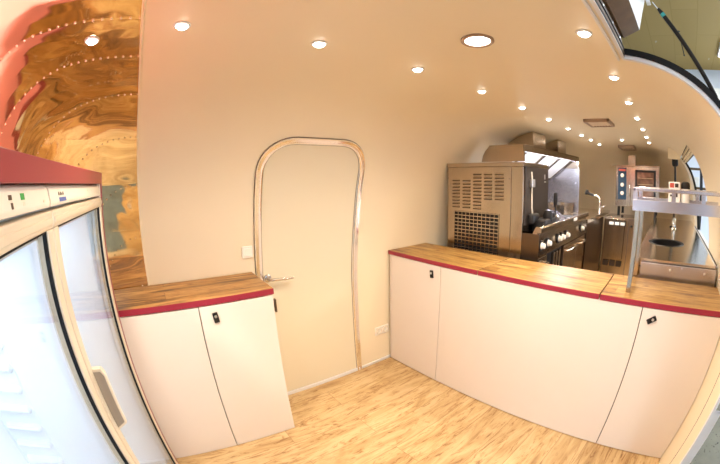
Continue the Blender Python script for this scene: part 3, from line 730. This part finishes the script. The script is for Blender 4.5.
strip(bm, [[(x, yb(z) - .024, z) for z in zs_] for x in (2.72, 4.2)]); obj('back_splash_panel', bm, 'steel_bluelit', t)

# spray tap by the corner sink
t = thing('spray_tap', 'chrome spray tap with black head at the corner beside the hood', 'tap', (4.45, .96, 1.085))
bm = bm_new(); lathe(bm, (4.45, .96, 1.086), [(.03, 0), (.028, .01), (.018, .02), (.017, .12), (.02, .125), (.02, .15), (.014, .155)], 'z', 18); tube(bm, [(4.45, .96, 1.20), (4.45, .962, 1.255), (4.45, .985, 1.295), (4.45, 1.03, 1.312), (4.45, 1.08, 1.318)], .013, 12)
obj('spout', bm, 'chrome', t, 50)
bm = bm_new(); tube(bm, [(4.45, 1.05, 1.314), (4.45, 1.10, 1.322), (4.45, 1.135, 1.335), (4.45, 1.15, 1.345), (4.45, 1.175, 1.352)], [.016, .016, .02, .034, .034], 14); obj('spray_head', bm, 'black', t, 50)
bm = bm_new(); tube(bm, [(4.45, .95, 1.165), (4.45, .915, 1.17), (4.45, .88, 1.19)], .008, 8); obj('lever', bm, 'chrome', t, 50)

# dishwasher
DXF = 4.60
t = thing('dishwasher', 'stainless undercounter dishwasher with white buttons below the combi oven', 'dishwasher', (4.9, .68, 0))
bm = bm_new(); box(bm, DXF + .01, 5.12, .452, .915, .02, 1.035, .004); obj('body', bm, 'steel', t)
bm = bm_new(); box(bm, DXF - .012, DXF + .01, .60, .90, .48, 1.02, .006); obj('door', bm, 'steelv', t)
bm = bm_new(); box(bm, DXF - .018, DXF - .011, .585, .845, .925, .985, .004); pnl = obj('button_panel', bm, 'black', t)
for k in range(3):
    bm = bm_new(); y = .60 + k * .083; box(bm, DXF - .023, DXF - .017, y, y + .066, .935, .975, .004); obj('button', bm, 'white', pnl)
bm = bm_new()
for k in range(3): y = .60 + k * .10; box(bm, DXF - .014, DXF - .011, y, y + .08, .38, .455)
obj('vent_openings', bm, 'darkpanel', t)
bm = bm_new(); lathe(bm, (DXF + .01, .50, .93), [(.016, 0), (.014, -.02), (.006, -.022)], 'x', 14); obj('dial', bm, 'black', t, 40)
bm = bm_new(); box(bm, DXF - .002, DXF + .01, .54, .546, .03, 1.0); obj('door_seam', bm, 'edge', t)

# steel worktop along the hatch side with round waste opening, and end worktop
WT = 1.085
t = thing('steel_worktop', 'long polished steel worktop with a round black waste opening below the serving window', 'worktop', (3.4, -.1, 0))
hc, hr = (2.83, -.03), .152
bm = bm_new(); seg = 48; zt_, zb_ = 1.052, 1.008
xa, xb_, ya, yb_ = 2.15, 4.78, yf(1.03) + .012, .185
def ring(z, r_): return [bm.verts.new((hc[0] + r_ * math.cos(2 * PI * k / seg), hc[1] + r_ * math.sin(2 * PI * k / seg), z)) for k in range(seg)]
def sq(z):
    out = []
    for k in range(seg):
        a = 2 * PI * k / seg; dx, dy = math.cos(a), math.sin(a)
        tx = (xb_ - hc[0]) / dx if dx > 1e-6 else (xa - hc[0]) / dx if dx < -1e-6 else 1e9
        ty = (yb_ - hc[1]) / dy if dy > 1e-6 else (ya - hc[1]) / dy if dy < -1e-6 else 1e9
        tt = min(tx, ty); out.append([hc[0] + dx * tt, hc[1] + dy * tt])
    for cx_, cy_ in ((xa, ya), (xa, yb_), (xb_, ya), (xb_, yb_)):
        i = min(range(seg), key=lambda k: math.hypot(out[k][0] - cx_, out[k][1] - cy_)); out[i] = [cx_, cy_]
    return [bm.verts.new((x, y, z)) for x, y in out]
o1, o2, i1, i2 = sq(zt_), sq(zb_), ring(zt_, hr), ring(zb_, hr)
for k in range(seg):
    j = (k + 1) % seg
    for q in ((o1[k], o1[j], i1[j], i1[k]), (o2[k], i2[k], i2[j], o2[j]), (o1[k], o2[k], o2[j], o1[j]), (i1[k], i1[j], i2[j], i2[k])): bm.faces.new(q)
obj('top', bm, 'steeltop', t)
bm = bm_new(); box(bm, 2.15, 4.55, yf(.4) + .03, .165, 0, .62, .002); box(bm, 2.15, 2.6, yf(.4) + .03, .165, .62, 1.0, .002); box(bm, 3.06, 4.55, yf(.4) + .03, .165, .62, 1.0, .002); obj('base_unit', bm, 'steelv', t)
bm = bm_new(); lathe(bm, (hc[0], hc[1], 1.052), [(hr - .012, -.38), (hr - .012, 0), (hr + .012, .004), (hr + .016, 0), (hr - .004, -.01), (hr - .004, -.385)], 'z', 40, False); lathe(bm, (hc[0], hc[1], .66), [(hr - .01, 0), (hr - .01, .006)], 'z', 40); obj('waste_tube', bm, 'black', t, 50)
t = thing('side_tap', 'small chrome tap on the steel worktop behind the gantry', 'tap', (3.75, -.11, 1.053))
bm = bm_new(); lathe(bm, (3.75, -.11, 1.053), [(.035, 0), (.03, .012), (.016, .018), (.016, .08), (.022, .085), (.022, .11), (.01, .115)], 'z', 16); tube(bm, [(3.75, -.11, 1.12), (3.70, -.10, 1.15), (3.62, -.09, 1.14), (3.60, -.088, 1.12)], .010, 10); obj('body', bm, 'chrome', t, 50)

# combi oven on its stand
OX, OY0, OY1, OZ0, OZ1 = 4.65, .11, .772, 1.178, 1.722
t = thing('combi_oven', 'compact stainless combi oven with three dials at the kitchen end', 'oven', (4.95, .44, 1.04))
bm = bm_new(); box(bm, OX, 5.20, OY0, OY1, OZ0, OZ1 - .012, .004); box(bm, OX - .012, 5.21, OY0 - .006, OY1 + .05, OZ1 - .012, OZ1, .003); obj('body', bm, 'steelv', t)
for y in (OY0 + .05, OY1 - .05):
    for x in (OX + .06, 5.14):
        bm = bm_new(); lathe(bm, (x, y, 1.053), [(.026, 0), (.02, .01), (.02, OZ0 - 1.053)], 'z', 14); obj('foot', bm, 'black', t, 40)
bm = bm_new(); box(bm, OX - .006, OX + .002, .61, .735, 1.27, 1.69, .003); cp = obj('control_panel', bm, 'panelblue', t)
for z in (1.588, 1.465, 1.355):
    bm = bm_new(); lathe(bm, (OX - .006, .672, z), [(.026, 0), (.024, -.015), (.016, -.018)], 'x', 18); obj('dial', bm, 'white_plastic', cp, 40)
bm = bm_new(); box(bm, OX - .008, OX - .005, .622, .724, 1.645, 1.672); obj('display_strip', bm, 'redprint', cp)
bm = bm_new(); box(bm, OX - .03, OX, .115, .545, OZ0 + .01, OZ1 - .03, .005); dr = obj('door', bm, 'steelv', t)
bm = bm_new(); box(bm, OX - .034, OX - .029, .165, .475, 1.265, 1.665, .004); w_ = obj('window_rim', bm, 'black', dr)
bm = bm_new(); box(bm, OX - .038, OX - .033, .195, .445, 1.30, 1.635, .002); obj('window', bm, 'ovenglass', w_)
bm = bm_new()
for k in range(3): tube(bm, [(OX - .04, .21, 1.40 + k * .08), (OX - .04, .43, 1.40 + k * .08)], .003, 6)
obj('rack', bm, 'chrome', w_)
bm = bm_new(); tube(bm, [(OX - .03, .545, 1.32), (OX - .07, .55, 1.325), (OX - .07, .55, 1.455), (OX - .03, .545, 1.46)], .011, 8); obj('handle', bm, 'chrome', dr, 50)
bm = bm_new(); box(bm, 4.85, 4.97, .49, .61, OZ1, z_at(.2) - .115, .003); obj('flue', bm, 'steel', t)

# black column with its angled bracket by the window
t = thing('ceiling_column', 'black cylinder on a thin black pole below a cream bracket beside the serving window', 'fixture', (3.92, -.108, 1.053))
bm = bm_new(); lathe(bm, (3.92, -.108, 1.695), [(.026, 0), (.038, .012), (.040, .03), (.040, .125), (.036, .13)], 'z', 20); obj('cylinder', bm, 'black', t, 40)
bm = bm_new(); lathe(bm, (3.92, -.108, 1.053), [(.045, 0), (.045, .008), (.013, .012), (.013, .645)], 'z', 14); obj('pole', bm, 'black', t, 40)
bm = bm_new(); prism(bm, [(3.84, -.020, 1.893), (3.84, -.018, 1.77), (3.84, -.168, 1.765), (3.84, -.178, 1.79), (3.84, -.14, 1.825), (3.84, -.08, 1.868)], (.03, 0, 0), .002); obj('bracket', bm, 'lining', t)
# on the gantry shelf
t = thing('carton', 'small white printed carton with red patch standing on the steel gantry shelf', 'box', (1.95, -.048, 1.382))
bm = bm_new(); box(bm, 1.92, 1.985, -.085, -.012, 1.3825, 1.518, .003); obj('carton_body', bm, 'white', t)
bm = bm_new(); box(bm, 1.9185, 1.9205, -.046, -.020, 1.488, 1.512); obj('red_patch', bm, 'redprint', t)
for q in ((-.074, -.052, 1.490, 1.510), (-.045, -.022, 1.442, 1.452), (-.070, -.055, 1.440, 1.462)):
    bm = bm_new(); box(bm, 1.9185, 1.9205, *q); obj('dark_print', bm, 'darkpanel', t)
t = thing('canister', 'white canister with black domed lid beside the carton on the gantry shelf', 'canister', (1.95, -.122, 1.382))
bm = bm_new(); lathe(bm, (1.955, -.122, 1.3825), [(.026, 0), (.028, .004), (.028, .102)], 'z', 20); obj('canister_body', bm, 'white', t, 40)
bm = bm_new(); lathe(bm, (1.955, -.122, 1.4845), [(.0295, 0), (.030, .018), (.026, .032), (.014, .038)], 'z', 20); obj('lid', bm, 'black', t, 40)

# ------------------------------------------------------------------ ceiling fittings
def ceil_z(y): return z_at(abs(y - YC))
def ceil_n(y):
    e = .01; return Vector((0, (ceil_z(y + e) - ceil_z(y - e)) / (2 * e), -1)).normalized()
SPOT = []
def downlight(x, y, label, group, z=None, n=None):
    z = ceil_z(y) if z is None else z; n = ceil_n(y) if n is None else n
    t = thing('downlight', label, 'ceiling light', (x, y, z), group)
    bm = bm_new(); lathe(bm, (x, y, z), [(.029, -.001), (.029, .003), (.022, .005), (.019, -.004)], n, 24, False); obj('ring', bm, 'alu_white', t, 40)
    bm = bm_new(); lathe(bm, (x, y, z), [(.0205, .0015), (.0195, .006), (.015, .011), (.007, .0135), (.0, .014)], n, 20); obj('lens', bm, 'lamp', t)
    SPOT.append((Vector((x, y, z)) + n * .02, Vector((0, 0, -1)), group is None and x < 0)); return t
ORD = ['first', 'second', 'third', 'fourth', 'fifth', 'sixth', 'seventh', 'eighth', 'ninth', 'tenth', 'eleventh']
for k, x in enumerate((.045, .533, 1.02, 1.525, 2.028, 2.527, 3.047, 3.545, 3.98, 4.48)):
    downlight(x, .975, '%s recessed downlight counted from the polished wall along the door side row' % ORD[k], 'downlights along the door side')
for k, x in enumerate((.99, 1.493, 2.007, 2.522, 3.06, 3.58, 4.08)):
    downlight(x, .222, '%s recessed downlight counted from the big hatch along the hatch side row' % ORD[k], 'downlights along the hatch side')
p = dome_surf(.335, .28)
q1 = dome_surf(.345, .28) - p; q2 = dome_surf(.335, .29) - p; nn = q1.cross(q2).normalized(); nn = nn if nn.z < 0 else -nn
downlight(p.x, p.y, 'recessed downlight in the polished riveted metal above the fridges', None, p.z, nn)
downlight(4.01, .573, 'bright single downlight between the two ceiling vents in the middle of the roof', None)
t = thing('ceiling_light', 'large round ceiling light with bronze rim near the big hatch', 'ceiling light', (.923, .592, ceil_z(.592)))
bm = bm_new(); zc_ = ceil_z(.592); lathe(bm, (.923, .592, zc_), [(.058, .002), (.059, -.006), (.054, -.010), (.046, -.007), (.045, .0)], 'z', 40, False); obj('rim', bm, 'vent', t, 40)
bm = bm_new(); lathe(bm, (.923, .592, zc_), [(.046, -.002), (.044, -.006), (.02, -.008), (.0, -.008)], 'z', 32); obj('diffuser', bm, 'lamp_big', t, 60)
for x0, x1, y0, y1, lab in ((2.62, 2.90, .475, .70, 'nearer square bronze ceiling vent over the range aisle'), (4.55, 4.95, .48, .715, 'farther square ceiling vent in front of the combi oven')):
    t = thing('ceiling_vent', lab, 'ceiling vent', ((x0 + x1) / 2, (y0 + y1) / 2, 1.975))
    zc_ = min(ceil_z(y0), ceil_z(y1))
    if x1 > 4.6: zc_ = 1.968
    bm = bm_new()
    for q in ((x0, x1, y0, y0 + .022), (x0, x1, y1 - .022, y1), (x0, x0 + .022, y0, y1), (x1 - .022, x1, y0, y1)): box(bm, q[0], q[1], q[2], q[3], zc_ - .024, zc_ + .012, .003)
    obj('vent_frame', bm, 'vent', t)
    bm = bm_new(); box(bm, x0 + .02, x1 - .02, y0 + .02, y1 - .02, zc_ - .014, zc_ + .004)
    for k in range(7): y = y0 + .03 + k * (y1 - y0 - .06) / 6; box(bm, x0 + .022, x1 - .022, y - .006, y + .006, zc_ - .020, zc_ - .013)
    obj('grille', bm, 'vent_slat', t)

# ------------------------------------------------------------------ big hatch: jamb, seals, raised flap, strut
zj = HZ
bm = bm_new(); box(bm, -.7, XE, HY - .010, HY + .002, zj - .004, zj + .003); box(bm, -.7, XE + .004, HY + .012, HY + .020, zj - .010, zj + .002); struct('trim_2', bm, 'alu_white')
bm = bm_new(); box(bm, -.7, XE, HY - .012, HY, zj + .003, zj + .009); box(bm, -.7, XE - .01, HY - .018, HY - .0145, zj + .028, zj + .034); struct('trim_3', bm, 'rubber')
t = thing('hinge_rail', 'bronze hinge rail with screws above the big hatch opening', 'rail', (.3, HY, zj + .03))
bm = bm_new(); box(bm, -.7, XE - .01, HY - .014, HY - .002, zj + .0095, zj + .085, .002); obj('rail', bm, 'brass', t)
for k in range(15): bm = bm_new(); lathe(bm, (-.6 + .125 * k, HY - .014, zj + .055), [(.006, 0), (.004, -.002), (.002, -.003)], 'y', 10); obj('screw', bm, 'alu', t, 40)
# edge along the kitchen side: metal trim, then rubber
def edge_strip(name, mat, d0, d1, xa, xb2, z0, z1):
    bm = bm_new(); P = [p for p in PROF if z0 <= p[1] <= z1]; R = []
    for i, (o, z) in enumerate(P):
        a, c = P[max(0, i - 1)], P[min(len(P) - 1, i + 1)]; tx, tz = c[0] - a[0], c[1] - a[1]; l = math.hypot(tx, tz) or 1
        nx, nz = tz / l, -tx / l                      # outward
        q = lambda d, x: (x, YC - (o + nx * d), z + nz * d)
        R.append([q(d0, xa), q(d1, xa), q(d1, xb2), q(d0, xb2), q(d0, xa)])
    strip(bm, R); return struct(name, bm, mat)
edge_strip('trim_4', 'alu_white', -.004, .012, XE - .006, XE + .014, 0, HZ + .001)
edge_strip('trim_5', 'rubber', .012, .036, XE - .012, XE + .02, .70, HZ + .001)
edge_strip('trim_6', 'alu_white', .012, .05, XE + .0, XE + .02, 0, .70)
edge_strip('trim_7', 'edge', -.0015, .004, 1.386, 1.389, 0, 1.2)
# flap
t = thing('hatch_flap', 'raised white hatch flap hinged above the big opening', 'hatch', (.3, HY, zj + .07))
def flap_sheet(name, fpts, mat):
    bm = bm_new(); A = strip(bm, [[(x, y, z) for y, z in fpts] for x in (-.7, XE - .02)]); B = strip(bm, [[(x, y + .012, z + .006) for y, z in fpts] for x in (-.7, XE - .02)])
    for i in range(len(fpts) - 1):
        for k in (0, 1): bm.faces.new((A[k][i], A[k][i + 1], B[k][i + 1], B[k][i]))
    for i in (0, -1): bm.faces.new((A[0][i], A[1][i], B[1][i], B[0][i]))
    return obj(name, bm, mat, t)
flap_sheet('hinge_edge', [(HY - .026, zj + .070), (.038, 2.048)], 'brass')['label'] = 'bronze hinge edge of the flap'
flap_sheet('skin', [(.038, 2.048), (.008, 2.115), (-.022, 2.175), (-.075, 2.29), (-.14, 2.42), (-.24, 2.58), (-.40, 2.76)], 'flap')
bm = bm_new(); pb = Vector((XE - .035, -.045, 2.165)); box(bm, pb.x - .012, pb.x + .014, pb.y + .004, pb.y + .022, pb.z - .02, pb.z + .045, .003); obj('strut_bracket', bm, 'alu_white', t)
pa = Vector((XE + .012, yf(1.765) - .035, 1.765)); dv = pb - pa
t = thing('gas_strut', 'black gas strut with teal tape holding the hatch flap open', 'gas strut', pa)
bm = bm_new(); tube(bm, [pa + dv * .08, pa + dv * .10, pa + dv * .86, pa + dv * .90], [.006, .010, .010, .006], 14); obj('cylinder', bm, 'black', t, 50)
bm = bm_new(); tube(bm, [pa, pa + dv * .97], .004, 10); lathe(bm, pa, [(.004, -.008), (.009, -.008), (.009, .008), (.004, .008)], 'x', 12); obj('rod', bm, 'chrome', t, 50)
bm = bm_new(); tube(bm, [pa + dv * .82, pa + dv * .85], .0108, 14); obj('tape', bm, 'teal', t, 50)

# ------------------------------------------------------------------ serving window in the front wall
win = bpy.data.objects.new('window_1', None); COL.objects.link(win); win.location = (3.4, yf(1.4), 1.05); win['kind'] = 'structure'
def arc_strip(name, mat, d0, d1, xa, xb2, z0, z1):
    bm = bm_new(); zs_ = [z0] + [z for o, z in PROF if z0 + .01 < z < z1 - .01] + [z1]; R = []
    for z in zs_: R.append([(xa, yf(z) - d0, z), (xa, yf(z) - d1, z), (xb2, yf(z) - d1, z), (xb2, yf(z) - d0, z), (xa, yf(z) - d0, z)])
    strip(bm, R); obj(name, bm, mat, win)
arc_strip('frame', 'cream_plastic', -.012, .02, W1 - .02, W1 + .03, zw0, zw1); arc_strip('seal', 'rubber', .02, .05, W1 - .03, W1 + .01, zw0, zw1)
arc_strip('frame', 'cream_plastic', -.004, .03, W0 - .012, W0 + .004, zw0, zw1)
bm = bm_new(); box(bm, W0 - .55, W1 + .02, yf(zw0) + .0, yf(zw0) + .03, zw0 + .02, zw0 + .034, .003); box(bm, W0, W1, yf(zw0) - .06, yf(zw0) + .01, zw0 - .012, zw0 + .004, .003); obj('sill', bm, 'alu_white', win)
bm = bm_new(); box(bm, W0 - .55, W1, yf(zw0) + .012, yf(zw0) + .018, zw0 + .034, zw0 + .040); obj('sill_groove', bm, 'rubber', win)
t = thing('window_flap', 'raised cream ribbed flap above the serving window', 'hatch', (3.4, yf(zw1), zw1))
bm = bm_new(); y0 = yf(zw1)
box(bm, W0 - .02, W1 + .02, y0 - .10, y0 - .018, zw1 + .045, zw1 + .075, .003)
prism(bm, [(W0, y0 - .10, zw1 + .05), (W0, y0 - .30, zw1 + .34), (W0, y0 - .28, zw1 + .36), (W0, y0 - .075, zw1 + .07)], (W1 - W0, 0, 0))
obj('panel', bm, 'lining', t)
for k in range(4):
    bm = bm_new(); zz = zw1 - .05 + .024 * k; yy_ = yf(zz) - .012 - .004 * k; box(bm, W0 - .02, W1 + .02, yy_ - .020, yy_, zz, zz + .018, .002); obj('rib', bm, 'lining', t)
bm = bm_new(); prism(bm, [(W0 - .02, yf(zw1 - .05) - .032, zw1 - .052), (W0 - .02, yf(zw1) - .022, zw1 + .05), (W0 - .02, yf(zw1) - .060, zw1 + .05), (W0 - .02, yf(zw1 - .05) - .045, zw1 - .052)], (W1 - W0 + .04, 0, 0)); obj('rib_backing', bm, 'edge', t)


# ------------------------------------------------------------------ the hall outside
HF, HC, HXE = -.55, 4.6, 9.6
bm = bm_new(); box(bm, -8, HXE, -9, 6, HF - .1, HF); struct('floor_hall', bm, 'concrete')
bm = bm_new(); box(bm, -8, HXE, -9, 6, HC, HC + .1); struct('ceiling_hall', bm, 'hall_ceiling')
bm = bm_new(); box(bm, HXE, HXE + .1, -9, 6, HF, HC); struct('wall_hall_right', bm, 'hall_wall')
bm = bm_new(); box(bm, -8, HXE, -9.1, -9, HF, HC); struct('wall_hall_front', bm, 'hall_wall')
bm = bm_new(); box(bm, -8.1, -8, -9, 6, HF, HC); struct('wall_hall_left', bm, 'hall_wall')
bm = bm_new(); box(bm, -8, HXE, 6, 6.1, HF, HC); struct('wall_hall_back', bm, 'hall_wall')
bm = bm_new()
for k in range(3): box(bm, 9.44, 9.598, -4.2, -.55, 3.72 - k * .36, 4.05 - k * .36, .01)
struct('roller_gate', bm, 'hall_band')  # slats of the roller gate on the hall wall
bm = bm_new(); box(bm, 9.40, 9.58, -4.2, -.75, 3.30, 3.345); box(bm, 9.40, 9.58, -4.2, -1.2, 2.9, 2.985); struct('gate_gap', bm, 'post')  # dark bars standing for the gaps of the roller gate
t = thing('hall_lamp', 'bright rectangular lamp under the olive hall ceiling at the right edge', 'lamp', (8.0, -2.4, HC))
bm = bm_new(); box(bm, 7.4, 8.4, -2.7, -1.86, HC - .06, HC - .001, .01); obj('housing', bm, 'alu_white', t)
bm = bm_new(); box(bm, 7.45, 8.35, -2.66, -1.9, HC - .075, HC - .058); obj('diffuser', bm, emit('hall_lamp_glow', (1, .98, .9), 8), t)
t = thing('hanging_rod', 'thin dark rod hanging from the olive hall ceiling', 'rod', (7.0, -.66, HC))
bm = bm_new(); lathe(bm, (7.0, -.72, HC - .55), [(.02, 0), (.02, .02), (.012, .03), (.012, .54), (.05, .545)], 'z', 10); obj('rod', bm, 'post', t)
t = thing('scaffold_post', 'dark blue post with two cross bars outside the serving window', 'post', (6.6, -.66, HF))
bm = bm_new(); box(bm, 6.57, 6.63, -.79, -.73, HF, 1.92, .004); obj('upright', bm, 'post', t)
bm = bm_new(); tube(bm, [(6.6, -1.25, 1.80), (6.6, -.45, 1.80)], .022, 8); tube(bm, [(6.6, -1.25, 1.45), (6.6, -.45, 1.47)], .022, 8); obj('cross_bar', bm, 'brass', t)
t = thing('standing_panel', 'tall pale blue panel standing in the hall behind the serving window', 'panel', (8.2, -.72, HF))
bm = bm_new(); box(bm, 8.17, 8.23, -.88, -.62, HF, 1.7, .01); obj('sheet', bm, 'hall_band', t)
t = thing('floor_rail', 'pale metal rail lying on the concrete hall floor outside the hatch', 'rail', (1.6, -.75, HF))
bm = bm_new(); prism(bm, [(1.0, -.86, HF), (1.0, -.86, HF + .02), (1.0, -.84, HF + .03), (1.0, -.80, HF + .03), (1.0, -.80, HF)], (6, 0, 0)); obj('rail_profile', bm, 'alu', t)

# ------------------------------------------------------------------ light
WARM = (1.0, .83, .63)
for i, (p, n, near) in enumerate(SPOT):
    ld = bpy.data.lights.new('downlight_beam', 'SPOT'); ld.energy = 17; ld.color = WARM; ld.spot_size = math.radians(150); ld.spot_blend = 1; ld.shadow_soft_size = .022
    if near: ld.energy = 40; ld.spot_size = math.radians(95)
    lo = bpy.data.objects.new('downlight_beam', ld); COL.objects.link(lo); lo.location = p; lo.rotation_euler = Vector((0, 0, -1)).rotation_difference(n).to_euler()
def area(name, loc, rot, sx, sy, e, col):
    ld = bpy.data.lights.new(name, 'AREA'); ld.shape = 'RECTANGLE'; ld.size = sx; ld.size_y = sy; ld.energy = e; ld.color = col
    lo = bpy.data.objects.new(name, ld); COL.objects.link(lo); lo.location = loc; lo.rotation_euler = rot; return lo
area('ceiling_light_beam', (.923, .592, ceil_z(.592) - .015), (0, 0, 0), .09, .09, 12, (1, .9, .78))
area('hood_strip_beam', ((HX0 + HX1) / 2, HYF + .03, HZ1 - .056), (0, 0, 0), HX1 - HX0 - .06, .03, 22, (.80, .86, 1))
for y0, y1 in ((FY0 + .028, fm), (fm, FY1 - .028)): area('fridge_beam', (-.50, (y0 + y1) / 2, 1.435), (0, 0, 0), .12, .4, 1.15, (.72, .84, 1))
for x, y, e in ((-5, -4.5, 380), (7, -6.5, 1200)): area('hall_light', (x, y, HC - .1), (0, 0, 0), 3, 1.2, e, (.86, .93, 1))
ld = bpy.data.lights.new('added_top_spot', 'SPOT'); ld.energy = 60; ld.color = (1, .9, .82); ld.spot_size = math.radians(95); ld.spot_blend = .5; ld.shadow_soft_size = .03  # added unseen spot that brightens the top of the red housing
lo = bpy.data.objects.new('added_top_spot', ld); COL.objects.link(lo); lo.location = (-.44, .98, 1.90)
w = bpy.data.worlds.new('world'); S.world = w; w.use_nodes = True
w.node_tree.nodes['Background'].inputs[0].default_value = (.8, .9, 1, 1); w.node_tree.nodes['Background'].inputs[1].default_value = .1
S.view_settings.view_transform = 'Standard'; S.view_settings.look = 'None'; S.view_settings.gamma = 1; S.view_settings.use_curve_mapping = False
S.view_settings.exposure = 0.25
S.cycles.max_bounces = 10; S.cycles.diffuse_bounces = 6; S.cycles.glossy_bounces = 6; S.cycles.transparent_max_bounces = 8
S.cycles.sample_clamp_indirect = 6; S.cycles.caustics_reflective = True; S.cycles.blur_glossy = .6; S.cycles.caustics_refractive = False
S.cycles.use_denoising = True
